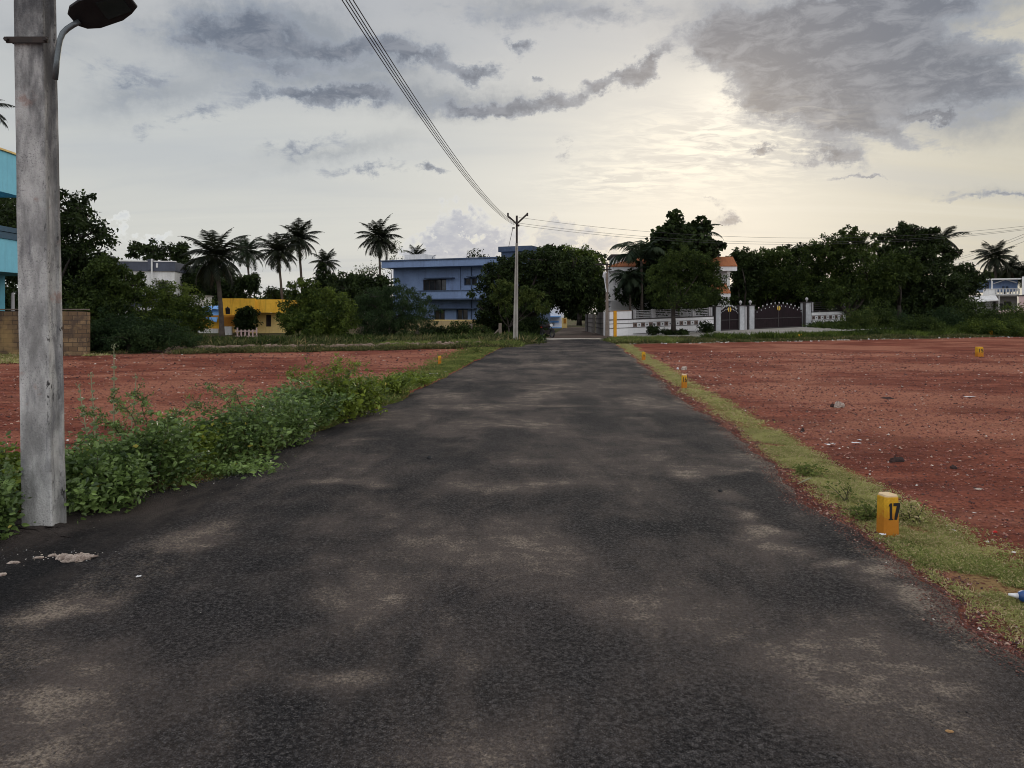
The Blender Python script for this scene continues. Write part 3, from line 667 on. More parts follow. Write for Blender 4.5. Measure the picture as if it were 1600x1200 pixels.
M['litter_red'] = weathered('litter_red', (0.55, 0.02, 0.02, 1), (0.4, 0.015, 0.015, 1), 20, 0.4)
M['dry_leaf'] = weathered('dry_leaf', (0.45, 0.27, 0.12, 1), (0.3, 0.17, 0.08, 1), 30, 0.7)
M['pale_rock'] = weathered('pale_rock', (0.55, 0.46, 0.40, 1), (0.24, 0.18, 0.15, 1), 30, 0.9, lo=.45, hi=.66, bump=1.0, bscale=90, dist=0.02)
M['dark_rock'] = weathered('dark_rock', (0.06, 0.035, 0.03, 1), (0.03, 0.02, 0.02, 1), 12, 0.9, bump=0.8, bscale=30, dist=0.02)

def tilemat():
    m, t = newmat('clay_roof_tiles')
    co = t.n('ShaderNodeTexCoord').outputs['Object']
    br = t.n('ShaderNodeTexBrick', {'Vector': co, 'Scale': 4.0, 'Color1': (0.52, 0.19, 0.065, 1), 'Color2': (0.34, 0.11, 0.04, 1), 'Mortar': (0.14, 0.05, 0.03, 1), 'Mortar Size': 0.03, 'Bias': 0.1})
    c = t.mix(t.m('MULTIPLY', t.noise(co, 2, 5), 0.5), br.outputs[0], (0.30, 0.13, 0.07, 1))
    finish(t, c, 0.85, br.outputs[1], -0.5, 0.05)
    return m
M['tiles'] = tilemat()

def brickwall():
    m, t = newmat('laterite_block_wall')
    co = t.n('ShaderNodeTexCoord').outputs['Object']
    v = t.n('ShaderNodeMapping', {'Vector': co, 'Rotation': (math.radians(90), 0, 0)}, vector_type='TEXTURE').outputs[0]
    v2 = t.n('ShaderNodeVectorMath', {0: v, 1: t.n('ShaderNodeVectorMath', {0: t.n('ShaderNodeTexNoise', {'Vector': co, 'Scale': 3.0}).outputs[1], 'Scale': 0.03}, operation='SCALE').outputs[0]}, operation='ADD').outputs[0]
    br = t.n('ShaderNodeTexBrick', {'Vector': v2, 'Scale': 1.0, 'Color1': (0.30, 0.20, 0.11, 1), 'Color2': (0.14, 0.09, 0.055, 1), 'Mortar': (0.06, 0.045, 0.035, 1),
                                   'Mortar Size': 0.014, 'Mortar Smooth': 0.4, 'Brick Width': 0.34, 'Row Height': 0.17})
    n1 = t.noise(co, 1.6, 6, 0.65); s = t.n('ShaderNodeSeparateXYZ', {0: co}).outputs
    c = t.mix(t.m('MULTIPLY', t.step(n1, 0.42, 0.6), 0.8), br.outputs[0], (0.075, 0.055, 0.045, 1))
    c = t.mix(t.m('MULTIPLY', t.step(t.noise(co, 0.9, 4), 0.5, 0.7), 0.6), c, (0.42, 0.28, 0.12, 1))
    finish(t, c, 0.95, t.m('ADD', br.outputs[1], t.m('MULTIPLY', t.noise(co, 30, 3), -0.6)), -0.6, 0.03)
    return m
M['blocks'] = brickwall()

def polemat():
    m, t = newmat('old_pole_concrete')
    co = t.n('ShaderNodeTexCoord').outputs['Object']
    s = t.n('ShaderNodeSeparateXYZ', {0: co}).outputs
    bl = t.noise(t.n('ShaderNodeMapping', {'Vector': co, 'Scale': (6, 6, 1.9)}).outputs[0], 1.0, 6, 0.6)
    spk = t.noise(co, 70, 5, 0.75); pit = t.noise(t.n('ShaderNodeMapping', {'Vector': co, 'Scale': (1, 1, 0.45)}).outputs[0], 34, 4, 0.6)
    c = t.mix(t.step(bl, 0.36, 0.66), (0.22, 0.217, 0.213, 1), (0.55, 0.54, 0.53, 1))
    c = t.mix(t.m('MULTIPLY', t.step(spk, 0.46, 0.37), t.m('ADD', 0.2, t.m('MULTIPLY', t.step(t.noise(co, 3.0, 4), 0.42, 0.62), 0.7))), c, (0.14, 0.14, 0.15, 1))
    c = t.mix(t.m('MULTIPLY', t.step(t.noise(t.n('ShaderNodeMapping', {'Vector': co, 'Location': (3, 1, 2), 'Scale': (8, 8, 1.6)}).outputs[0], 1.0, 5, 0.6), 0.54, 0.70), 0.75), c, (0.13, 0.13, 0.145, 1))
    c = t.mix(t.m('MULTIPLY', t.step(spk, 0.55, 0.72), 0.35), c, (0.5, 0.49, 0.48, 1))
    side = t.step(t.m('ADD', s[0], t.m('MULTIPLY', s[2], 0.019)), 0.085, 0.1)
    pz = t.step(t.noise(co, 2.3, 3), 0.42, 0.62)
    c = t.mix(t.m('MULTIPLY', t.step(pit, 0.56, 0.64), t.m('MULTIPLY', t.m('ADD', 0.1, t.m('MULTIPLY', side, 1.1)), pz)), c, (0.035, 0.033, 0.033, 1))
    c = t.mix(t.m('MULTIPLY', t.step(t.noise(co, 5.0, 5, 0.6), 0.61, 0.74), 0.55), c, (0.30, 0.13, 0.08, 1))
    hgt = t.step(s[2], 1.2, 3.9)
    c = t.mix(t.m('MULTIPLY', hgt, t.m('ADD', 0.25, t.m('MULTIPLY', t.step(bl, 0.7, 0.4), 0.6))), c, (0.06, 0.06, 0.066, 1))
    finish(t, c, 0.92, t.m('ADD', spk, t.m('MULTIPLY', pit, -1.2)), 0.7, 0.012, 0.2)
    return m
M['pole_concrete'] = polemat()

def bollardmat(name='chipped_yellow_paint', cap=True):
    m, t = newmat(name)
    co = t.n('ShaderNodeTexCoord').outputs['Object']
    s = t.n('ShaderNodeSeparateXYZ', {0: co}).outputs
    n1 = t.noise(co, 30, 5, 0.65); n2 = t.noise(co, 90, 3, 0.6)
    c = t.mix(t.step(n1, 0.4, 0.6), (0.50, 0.27, 0.012, 1), (0.62, 0.34, 0.02, 1))
    c = t.mix(t.step(t.m('ADD', t.m('MULTIPLY', s[2], -5.0), t.m('MULTIPLY', n1, 1.3)), -0.45, 0.05), c, (0.43, 0.16, 0.012, 1))
    c = t.mix(t.m('MULTIPLY', t.step(n2, 0.58, 0.7), 0.5), c, (0.25, 0.1, 0.02, 1))
    top = t.m('MULTIPLY', t.step(s[2], 0.283, 0.294), t.step(t.noise(co, 24, 3), 0.30, 0.4))
    if cap: c = t.mix(top, c, (0.62, 0.46, 0.28, 1))
    c = t.mix(t.step(t.noise(co, 17, 4, 0.7), 0.69, 0.73), c, (0.55, 0.48, 0.42, 1))
    finish(t, c, 0.75, n1, 0.5, 0.006)
    return m
M['bollard'] = bollardmat(); M['bollard_plain'] = bollardmat('worn_yellow_paint', False)

# ------------------------------------------------------------------ facade frame
class FR:
    def __init__(s, px, Y, ang): s.x, s.y, s.a = (px - 800) / FPX * Y, Y, math.radians(ang)
    def u(s, px, v=0.0):
        k = (px - 800) / FPX; ca, sa = math.cos(s.a), math.sin(s.a)
        x0, y0 = s.x - v * sa, s.y + v * ca
        return (k * y0 - x0) / (ca - k * sa)
    def z(s, px, py, v=0.0):
        Y = s.y + v * math.cos(s.a) + s.u(px, v) * math.sin(s.a)
        return EYE + (HOR - py) / FPX * Y
def holes(mb, u0, u1, z0, z1, v0, v1, ops):
    """wall slab with rectangular openings (u0,u1,z0,z1)"""
    us = sorted(set([u0, u1] + [min(max(o[i], u0), u1) for o in ops for i in (0, 1)]))
    for a, b in zip(us[:-1], us[1:]):
        if b - a < 1e-4: continue
        blk = sorted([(o[2], o[3]) for o in ops if o[0] <= a + 1e-5 and o[1] >= b - 1e-5]); z = z0
        for lo, hi in blk:
            if lo > z + 1e-4: mb.box(a, b, v0, v1, z, lo)
            z = max(z, hi)
        if z1 > z + 1e-4: mb.box(a, b, v0, v1, z, z1)
def window(parent, o, v, fm='trim', bars=2, pane='glass', fw=0.07, sill=None):
    def fr_(b):
        b.box(o[0], o[1], v - .02, v + .06, o[2], o[2] + fw); b.box(o[0], o[1], v - .02, v + .06, o[3] - fw, o[3])
        b.box(o[0], o[0] + fw, v - .018, v + .058, o[2] + fw, o[3] - fw); b.box(o[1] - fw, o[1], v - .018, v + .058, o[2] + fw, o[3] - fw)
        for i in range(1, bars + 1):
            x = o[0] + (o[1] - o[0]) * i / (bars + 1); b.box(x - .025, x + .025, v, v + .05, o[2] + fw, o[3] - fw)
    w_ = part(parent, 'window', M[fm], fr_)
    part(w_, 'pane', M[pane], lambda b: b.box(o[0] + fw * .5, o[1] - fw * .5, v + .07, v + .09, o[2] + fw * .5, o[3] - fw * .5))
    if sill: part(w_, 'sill', M[sill], lambda b: b.box(o[0] - .1, o[1] + .1, v - .14, v - .022, o[2] - .09, o[2] - .005))

# ------------------------------------------------------------------ lilac-blue two storey house
f = FR(601, 64.0, -22); z_g = float(rise(62))
h = thing('blue_house', 'two storey lilac blue house with flat roof and long balcony, left of the lane', 'house', (f.x, f.y, 0), f.a)
U1 = f.u(803); zt = f.z(601, 408); zb = f.z(601, 419)
w_v = 1.3
part(h, 'roof', M['blue_paint'], lambda b: (b.box(-0.25, U1 + .3, -0.15, 0.1, zb, zt - .06), b.box(-0.25, U1 + .3, .1, 9.5, zb, zb + .2), b.box(-0.25, 0, .1, 9.5, zb + .2, zt - .06)), bevel=0.02)
part(h, 'parapet_cap', M['blue_dark'], lambda b: b.box(-0.32, U1 + .36, -0.24, 0.16, zt - .055, zt + .05))
def win(pa, pb, pt, pl): return (f.u(pa, w_v), f.u(pb, w_v), f.z((pa + pb) / 2, pl, w_v), f.z((pa + pb) / 2, pt, w_v))
ops = [win(661, 697, 436.5, 455), win(725, 745, 434, 446), win(678, 695, 484, 501), win(713, 731, 483, 500), win(762, 772, 434, 446)]
part(h, 'wall', M['blue_paint'], lambda b: (holes(b, 0.1, U1, -0.3, zb - .003, w_v, w_v + .22, ops), b.box(0.1, 0.35, w_v + .22, 9.2, -0.3, zb - .003), b.box(U1 - .25, U1, w_v + .22, 9.2, -.3, zb - .003), b.box(.35, U1 - .25, 9.0, 9.2, -.3, zb - .003)))
for i, o in enumerate(ops): window(h, o, w_v + .1, 'blue_dark' if i else 'trim', 3 if i == 0 else 1)
ub0 = f.u(655); zbt = f.z(663, 454.5); zbb = f.z(663, 467.5)
part(h, 'balcony', M['blue_paint'], lambda b: (b.box(ub0, U1 + .2, -0.12, 0.02, zbb, zbt - .05), b.box(ub0, U1 + .2, 0.02, w_v - .003, zbb, zbb + .14), b.box(ub0, ub0 + .12, .02, w_v - .003, zbb + .14, zbt - .05)), bevel=0.015)
part(h, 'balcony_rail', M['blue_dark'], lambda b: (b.box(ub0 - .05, U1 + .25, -0.18, 0.08, zbt - .045, zbt + .03), b.box(ub0 - .04, U1 + .24, -.2, -.122, zbb - .06, zbb + .04)))
z2 = f.z(601, 424); 
for pa_, pb_, k_i in ((655, 700, 0), (722, 748, 1), (672, 735, 2)): part(h, 'sun_shade', M['blue_dark'], lambda b: b.box(f.u(pa_), f.u(pb_), w_v - .5, w_v - .003, ops[k_i][3] + .04, ops[k_i][3] + .12))
part(h, 'drain_pipe', M['blue_dark'], lambda b: (b.tube([(f.u(737, w_v), w_v - .06, -.2), (f.u(737, w_v), w_v - .06, zb)], .045, 6), b.tube([(f.u(720, w_v), w_v - .04, zbt), (f.u(720, w_v), w_v - .04, zb)], .025, 6)))
ta, tb_ = f.u(783, 2), f.u(829, 2); tz = f.z(800, 385, 2)
part(h, 'stair_tower', M['blue_dark'], lambda b: (b.box(ta, tb_, 2, 5, zb + .2, tz - .45), b.box(ta - .2, tb_ + .2, 1.8, 5.2, tz - .447, tz)), bevel=0.02)
la, lb, lz = f.u(632, 3), f.u(664, 3), f.z(650, 397.5, 3)
part(h, 'roof_box', M['white_paint'], lambda b: (b.box(la, lb, 3, 3.12, zb + .2, lz), b.box(la, la + .12, 3.12, 5, zb + .2, lz), b.box(lb - .12, lb, 3.12, 5, zb + .2, lz)))
part(h, 'aerial', M['steel'], lambda b: (b.tube([(f.u(668, 3), 3, zb), (f.u(677, 3), 3, zb + 1.2), (f.u(681, 3), 3.1, zb + 1.3)], .03, 5), b.tube([(f.u(672, 3), 3, zb + .7), (f.u(684, 3), 3, zb + .65)], .03, 5)))

bw = FR(676, 55, -8)
y1 = bw.u(752)
bwt = thing('boundary_wall', 'low buff painted boundary wall in front of the lilac blue house', 'wall', (bw.x, bw.y, 0), bw.a)
part(bwt, 'wall', M['buff_paint'], lambda b: b.box(-3, y1 + 2, 0, .22, -.1, bw.z(700, 501)))
part(bwt, 'coping', M['cream_paint'], lambda b: b.box(-3.05, y1 + 2.05, -.03, .25, bw.z(700, 501) + .002, bw.z(700, 501) + .07))

# ------------------------------------------------------------------ yellow house
f = FR(350, 52, 3)
h = thing('yellow_house', 'single storey yellow house with flat roof, arched niche and narrow window, between the palms', 'house', (f.x, f.y, 0), f.a)
z_t = f.z(360, 466.5)
a0, a1 = f.u(352), f.u(386); b0, b1 = f.u(400), f.u(441)
zm = f.z(360, 492.5); zo = f.z(360, 510); zo2 = f.z(420, 467)
nich = (f.u(358.5), f.u(366), f.z(362, 491), f.z(362, 481))
part(h, 'porch_wall', M['yellow_paint'], lambda b: (holes(b, a0, a1, zm, z_t, -.9, -.75, [nich]), b.box(a0, a0 + .15, -.75, 3, zm, z_t), b.box(a0, a1, -.75, 0, zm, zm + .12)))
part(h, 'arched_niche', M['dark'], lambda b: (b.box(nich[0] + .002, nich[1] - .002, -.76, -.70, nich[2], nich[3] - .1), b.prism([(nich[0], nich[3] - .12), (nich[1], nich[3] - .12), ((nich[0] + nich[1]) / 2, nich[3] + .1)], -.905, -.7, axis=1)))
part(h, 'recess_wall', M['orange_paint'], lambda b: b.box(a0 - .2, a1, .3, .5, zo, zm - .003))
part(h, 'base_wall', M['white_paint'], lambda b: b.box(a0 - .05, f.u(367), -.7, -.5, -.3, zo))
wo = (f.u(412), f.u(420), f.z(416, 510.5), f.z(416, 492))
part(h, 'wall', M['cream_paint'], lambda b: (holes(b, a1 - 1.0, b1, -.3, f.z(420, 489), 0.6, .8, [wo]), b.box(b1 - .2, b1, .8, 6, -.3, f.z(420, 489)), b.box(a0, a0 + .2, .8, 6, -.3, f.z(420, 489))))
part(h, 'parapet', M['yellow_paint'], lambda b: (b.box(a1 + .003, b1 + .1, -.6, .82, f.z(420, 488.5), zo2 - .05), b.box(a1 - .2, a1 + .8, -.9, -.61, zm, z_t - .02), b.box(b1 - .15, b1 + .1, .82, 6, f.z(420, 488.5), zo2 - .05), b.box(a1, b1 - .15, .82, 6, f.z(420, 488.5), f.z(420, 486))))
part(h, 'ledge', M['orange_paint'], lambda b: (b.box(a0 - 1.1, a1 + .1, -1.1, -.5, zm - .14, zm - .004),))
window(h, wo, .65, 'shutter', 0, 'shutter')
M['corr'] = M['sky_blue']
hb = thing('lean_to_shed', 'blue sheet roofed shed with yellow gable at the left of the yellow house', 'shed', (W(330, 500, 53)[0], 53, 0), 0.05)
def shed(b):
    for x0, x1 in ((-.95, .62),):
        zr, zl = 1.6 + 9 / FPX * 53, 1.6 - 2 / FPX * 53
    b.add([(-.95, 0, 2.0), (.62, -.3, 1.95), (.62, 1.6, 2.25), (-.95, 1.6, 2.15), (-.95, 0, 1.95), (.62, -.3, 1.9), (.62, 1.6, 2.2), (-.95, 1.6, 2.1)], np.array([[0, 1, 2, 3], [7, 6, 5, 4], [0, 4, 5, 1], [1, 5, 6, 2], [2, 6, 7, 3], [3, 7, 4, 0]]))
    b.add([(-.9, .0, 1.5), (.55, -.5, 1.0), (.62, 0, 1.85), (-.8, .5, 1.9), (-.9, .0, 1.45), (.55, -.5, .95), (.62, 0, 1.8), (-.8, .5, 1.85)], np.array([[0, 1, 2, 3], [7, 6, 5, 4], [0, 4, 5, 1], [1, 5, 6, 2], [2, 6, 7, 3], [3, 7, 4, 0]]))
part(hb, 'roof', M['sky_blue'], shed)
part(hb, 'gable', M['yellow_paint'], lambda b: b.prism([(-1.2, .5), (.6, .3), (.6, 1.5), (-.6, 1.75), (-1.2, 1.5)], .2, .4, axis=1))
part(hb, 'base_wall', M['white_paint'], lambda b: b.box(-.9, .55, -.2, .1, -.2, .5))
fg = FR(368, 49, 0)
gt = thing('yard_fence', 'low faded pink yard fence of thin posts before the yellow house', 'fence', (fg.x, 49, 0))
for i in range(6):
    x = fg.u(371 + i * 6); part(gt, 'post', M['pink_paint'], lambda b: b.box(x - .04, x + .04, -.04, .04, -.1, fg.z(380, 515 if i % 5 else 512)))
part(gt, 'rail', M['pink_paint'], lambda b: (b.box(0, fg.u(400), -.07, -.042, .38, .45), b.box(0, fg.u(400), -.07, -.042, .05, .1)))

# ------------------------------------------------------------------ grey and white house, left
f = FR(237, 62, 10)
h = thing('grey_white_house', 'pale two storey house with dark grey parapet band, behind trees on the left', 'house', (f.x, f.y, 0), f.a)
zt = f.z(237, 409); zb = f.z(237, 423.5); uR = f.u(272); uL = f.u(125)
part(h, 'wall', M['white_paint'], lambda b: (b.box(uL, uR, .15, 6, -.2, zb)))
part(h, 'parapet', M['slate_paint'], lambda b: (b.box(uL - .1, uR + .1, 0, .2, zb + .002, zt), b.box(uR - .1, uR + .1, .2, 6, zb + .002, zt), b.box(uL - .1, uL + .1, .2, 6, zb + .002, zt)))
part(h, 'coping', M['white_paint'], lambda b: (b.box(uL - .14, f.u(231), -.05, .24, zt + .002, zt + .09), b.box(f.u(240), uR + .14, -.05, .24, zt + .002, zt + .09)))
part(h, 'corner_block', M['slate_paint'], lambda b: b.box(f.u(231), f.u(239.5), -.08, .3, zb + .1, f.z(235, 405)))
part(h, 'corner_strip', M['white_paint'], lambda b: (b.box(f.u(236.5), f.u(239), -.12, -.082, 1.5, f.z(235, 404.5)), b.box(f.u(244), f.u(247), -.05, -.002, zb + .3, zt - .1)))
part(h, 'sun_shade', M['concrete'], lambda b: b.box(f.u(244), f.u(263), -.6, .148, f.z(250, 440.5), f.z(250, 438.5)))
window(h, (f.u(247), f.u(260), f.z(250, 456), f.z(250, 441.5)), .05, 'trim', 1)
tk = thing('water_tank', 'black plastic water tank on the roof of the grey and white house', 'water tank', (W(171, 400, 64)[0], 64.5, f.z(171, 413)))
part(tk, 'tank_body', M['black'], lambda b: b.lathe([(.5, 0), (.52, .08), (.52, .3), (.54, .33), (.52, .36), (.52, .62), (.54, .65), (.3, .82), (.2, .86), (.2, .92), (0.02, .93)], k=20), smooth=True)
ps = FR(205, 50, 4)
h = thing('lower_house', 'small grey and white single storey house below the pale house, half hidden by a bush', 'house', (ps.x, ps.y, 0), ps.a)
part(h, 'wall', M['slate_paint'], lambda b: b.box(ps.u(200), ps.u(240), 0, 4, -.2, ps.z(215, 461)))
part(h, 'ledge', M['white_paint'], lambda b: (b.box(ps.u(198), ps.u(242), -.3, -.002, ps.z(215, 469), ps.z(215, 467)), b.box(ps.u(198), ps.u(242), -.3, -.002, ps.z(215, 486), ps.z(215, 480)), b.box(ps.u(198), ps.u(242), -.2, 4.1, ps.z(215, 461) + .002, ps.z(215, 458))))
ps = FR(296, 58, 0)
h = thing('white_outhouse', 'small plain white outhouse beside the big coconut palm', 'outhouse', (ps.x, ps.y, 0))
part(h, 'wall', M['white_paint'], lambda b: b.box(0, ps.u(311), 0, 2.5, -.2, ps.z(300, 462.5)))
part(h, 'roof', M['concrete'], lambda b: b.box(-.1, ps.u(311) + .1, -.1, 2.6, ps.z(300, 462.5) + .002, ps.z(300, 461)))

# ------------------------------------------------------------------ turquoise building at the left edge
h = thing('turquoise_building', 'turquoise building with open balcony and roof parapet at the left edge behind the concrete pole', 'building', (-20.45, 30, 0), math.radians(93))
# local x runs away from us along the road side, local y runs to the left
zz = lambda py: EYE + (HOR - py) / FPX * 30
part(h, 'roof_parapet', M['cyan_paint'], lambda b: (b.box(-9, 0.15, -.15, .1, zz(308), zz(246.5)), b.box(-.05, .15, .1, 9, zz(308), zz(246.5)), b.box(-9, -.05, .1, 9, zz(308), zz(303))), bevel=0.01)
part(h, 'parapet_cap', M['cream_paint'], lambda b: b.box(-9, .22, -.22, .16, zz(246.3), zz(243.5)))
part(h, 'balcony', M['cyan_paint'], lambda b: (b.box(-9, 0.9, -.9, -.75, zz(430), zz(382)), b.box(.75, .9, -.75, 9, zz(430), zz(382)), b.box(-9, .75, -.75, 9, zz(430), zz(425))), bevel=0.01)
part(h, 'balcony_band', M['teal_paint'], lambda b: (b.box(-9, .95, -.95, -.70, zz(381.8), zz(372.5)), b.box(.7, .95, -.7, 9, zz(381.8), zz(372.5)), b.box(-9, .98, -.98, -.68, zz(371.8), zz(364.5)), b.box(.68, .98, -.68, 9, zz(371.8), zz(364.5))))
for cx_, cy_ in ((-.3, 0.15), (-5, .1), (-.2, 5.5)):
    part(h, 'column', M['cyan_paint'], lambda b: (b.box(cx_ - .2, cx_ + .2, cy_, cy_ + .4, -.2, zz(431)), b.box(cx_ - .15, cx_ + .15, cy_ + .2, cy_ + .5, zz(425), zz(308))) if cy_ > 5 else b.box(cx_ - .2, cx_ + .2, cy_ + 0.35, cy_ + .75, -.2, zz(431)))
part(h, 'wall', M['cyan_paint'], lambda b: b.box(-9, -3.0, 5.5, 5.8, -.2, zz(308)))
bt = thing('block_wall', 'weathered laterite block boundary wall behind the concrete pole on the left', 'wall', (W(136, 500, 27.8)[0], 27.8, 0), math.radians(4))
def blockwall(b):
    n = 40; L = 14; x = np.linspace(-L, 0, n); top = 1.70 + 0.05 * (vnoise(x * 3, x * 0, 9) - .5); top[-1] -= .06
    P = [];
    for yy_ in (0, .24):
        for zi in (0, 1): P += [(x[i], yy_, -.15 if zi == 0 else top[i]) for i in range(n)]
    i = np.arange(n - 1)[:, None]
    b.add(P, [i + [0, 1, n + 1, n], i + [3 * n, 3 * n + 1, 2 * n + 1, 2 * n], i + [n, n + 1, 3 * n + 1, 3 * n], np.array([[n - 1, 3 * n - 1, 4 * n - 1, 2 * n - 1]])])
part(bt, 'wall', M['blocks'], blockwall)
part(bt, 'coping', M['grey_post'], lambda b: [b.box(-14 + i * 1.0, -13.02 + i * 1.0, -.03, .27, 1.735, 1.78) for i in range(14)], bevel=.01)
pp = thing('pipe_post', 'round topped grey concrete post behind the block wall under the turquoise building', 'post', (W(20, 500, 29)[0], 29, 0))
part(pp, 'post', M['grey_paint'], lambda b: b.lathe([(.07, -.1), (.065, 2.3), (.05, 2.4), (.02, 2.44)], k=10), smooth=True)

# low rubble kerb running along the far side of the left plot
lw = thing('rubble_wall', 'low rubble and plaster kerb wall along the far side of the left plot', 'wall', (-14, 29.5, 0))
def rub(b):
    for i in range(150):
        q = i / 150; x = q * 12.6; y = 0.4 * x + 0.3 * math.sin(q * 9); hh = .26 + .1 * rng.random()
        v = np.array([(sx * .085 * rng.uniform(.6, 1.15), sy * .14, sz * hh * .5) for sz in (-1, 1) for sy in (-1, 1) for sx in (-1, 1)]) + rng.normal(size=(8, 3)) * .018 + [x, y, hh * .5 - .08]
        if rng.random() < .93: b.add(v, np.array([[0, 2, 3, 1], [4, 5, 7, 6], [0, 1, 5, 4], [2, 6, 7, 3], [0, 4, 6, 2], [1, 3, 7, 5]]))
part(lw, 'stonework', M['stone_buff'], rub)

# ------------------------------------------------------------------ right hand house behind the white compound wall
f = FR(953, 58, -3)
h = thing('tiled_house', 'white two storey house with orange clay tile eaves, mostly hidden by trees', 'house', (f.x, f.y, 0), f.a)
zc_ = f.z(975, 397.5); zl = f.z(975, 424); U = f.u(1146); zg = float(rise(58)) - .2
part(h, 'wall', M['wall_paint'], lambda b: (b.box(f.u(960), U - 1, 1.0, 5, f.z(975, 416), zc_ - .1), b.box(f.u(958), U, 2.2, 5, zg, f.z(975, 424)), b.box(f.u(952), f.u(958) - .003, 2.2, 5, f.z(960, 470), f.z(975, 424)), b.box(.05, U, -.1, 2.4, zl + .01, zl + .09)))
part(h, 'cornice', M['trim'], lambda b: b.box(f.u(958) - .1, U - .8, .8, 5.2, zc_ - .1, zc_ + .08))
part(h, 'fascia', M['wall_paint'], lambda b: b.box(-.15, U + .2, -.35, .2, zl, f.z(975, 416)))
e0 = f.z(975, 416) + .01; e1 = e0 + .8
def roof(b):
    b.add([(-.2, -.4, e0), (U + .2, -.4, e0), (U + .2, .98, e1), (2.3, .98, e1), (.2, .98, e0 + .1), (-.2, -.4, e0 - .08), (U + .2, -.4, e0 - .08)], [np.array([[0, 1, 2, 3]]), np.array([[0, 3, 4]]), np.array([[5, 6, 1, 0]])])
part(h, 'tiled_eave', M['tiles'], roof)
lo = f.z(1128, 457, -.6)
def porch(b):
    a, c = f.u(1112, -1), f.u(1140, -1)
    b.add([(a, -1.4, lo), (c, -1.4, lo), (c, .2, lo + .75), (a, .2, lo + .75), (a, -1.4, lo - .1), (c, -1.4, lo - .1)], np.array([[0, 1, 2, 3], [4, 5, 1, 0]]))
part(h, 'tiled_porch_roof', M['tiles'], porch)
part(h, 'porch_beam', M['wall_paint'], lambda b: b.box(f.u(1112, -1), f.u(1140, -1), -1.3, -1.1, lo - .35, lo - .11))
part(h, 'balcony', M['wall_paint'], lambda b: b.box(-.05, f.u(975), -.3, 1.6, f.z(960, 470), f.z(960, 449)))
for p_ in (953.5, 963, 972, 1135):
    part(h, 'column', M['white_paint'], lambda b: b.box(f.u(p_), f.u(p_) + .25, -.1, .15, zg if p_ > 1000 else f.z(960, 449), zl))
window(h, (f.u(980), f.u(1000), f.z(990, 460), f.z(990, 434)), 2.1, 'shutter', 1)

# compound wall, built in its own frame; it climbs with the ground (0.027 m per metre)
SH = 0.027
f = FR(800 + 6.8 / 50.4 * FPX, 50.4, 24.8)
cw_ = thing('compound_wall', 'white compound wall with dark lines, patterned tile band and open railings on top', 'wall', (f.x, f.y, 0), f.a)
ue = f.u(1115)
part(cw_, 'wall', M['wall_paint'], lambda b: (b.box(0, f.u(989), 0, .22, -.3, 1.74, SH), b.box(f.u(989) + .002, ue, 0, .22, -.3, 1.13, SH), b.box(0, .22, .22, .8, -.3, 1.74, SH)))
part(cw_, 'wall_line', M['trim'], lambda b: (b.box(-.03, ue, -.035, -.002, 1.12, 1.19, SH), b.box(-.03, f.u(989), -.03, -.002, .86, .895, SH), b.box(-.03, ue, -.03, -.002, .545, .58, SH), b.box(f.u(989), ue, -.03, -.002, .90, .92, SH),
                                          b.box(f.u(989), ue, -.06, -.002, .1, .13, SH), b.box(f.u(987), f.u(989), -.04, .26, 1.19, 1.80, SH), b.box(f.u(985), ue, .01, .2, 1.131, 1.19, SH)))
part(cw_, 'coping', M['stone_buff'], lambda b: b.box(-.05, f.u(987) - .01, -.04, .26, 1.742, 1.79, SH))
def rails(b, a, c, z0, z1):
    n = 4
    for i in range(n + 1):
        z = z0 + (z1 - z0) * (i + .3) / (n + .5); b.box(a, c, .08, .13, z, z + .045, SH)
for a_, c_ in ((994, 1019), (1025, 1050), (1056, 1081), (1088, 1108)):
    part(cw_, 'railing', M['grey_paint'], lambda b: rails(b, f.u(a_), f.u(c_), 1.2, 1.74))
for c_ in (991, 1022, 1053, 1085, 1110.5):
    part(cw_, 'rail_post', M['grey_paint'], lambda b: (b.box(f.u(c_) - .14, f.u(c_) - .01, .02, .2, 1.192, 1.82, SH), b.box(f.u(c_) + .02, f.u(c_) + .15, .02, .2, 1.192, 1.82, SH)))
def deco(b, a, c, dark):
    n = int(round((c - a) / .33)); s_ = (c - a) / n
    for i in range(n):
        u0 = a + i * s_
        if (i % 2 == 0) == (dark == 'brown'): b.box(u0 + .01, u0 + s_ - .01, -.025, -.003, .60, .88, SH)
def decoc(b, a, c):
    n = int(round((c - a) / .33)); s_ = (c - a) / n
    for i in range(n):
        u0 = a + (i + .5) * s_; b.box(u0 - .05, u0 + .05, -.035, -.026, .69, .79, SH)
M['brown_tile'] = weathered('brown_tile', (0.17, 0.12, 0.10, 1), (0.12, 0.08, 0.07, 1), 5, 0.6)
def tileband(par, a, c):
    part(par, 'brown_tiles', M['brown_tile'], lambda b: deco(b, a, c, 'brown'))
    part(par, 'white_tiles', M['litter_white'], lambda b: deco(b, a, c, 'white'))
    part(par, 'tile_centres', M['black'], lambda b: decoc(b, a, c))
tileband(cw_, f.u(989), f.u(1096))
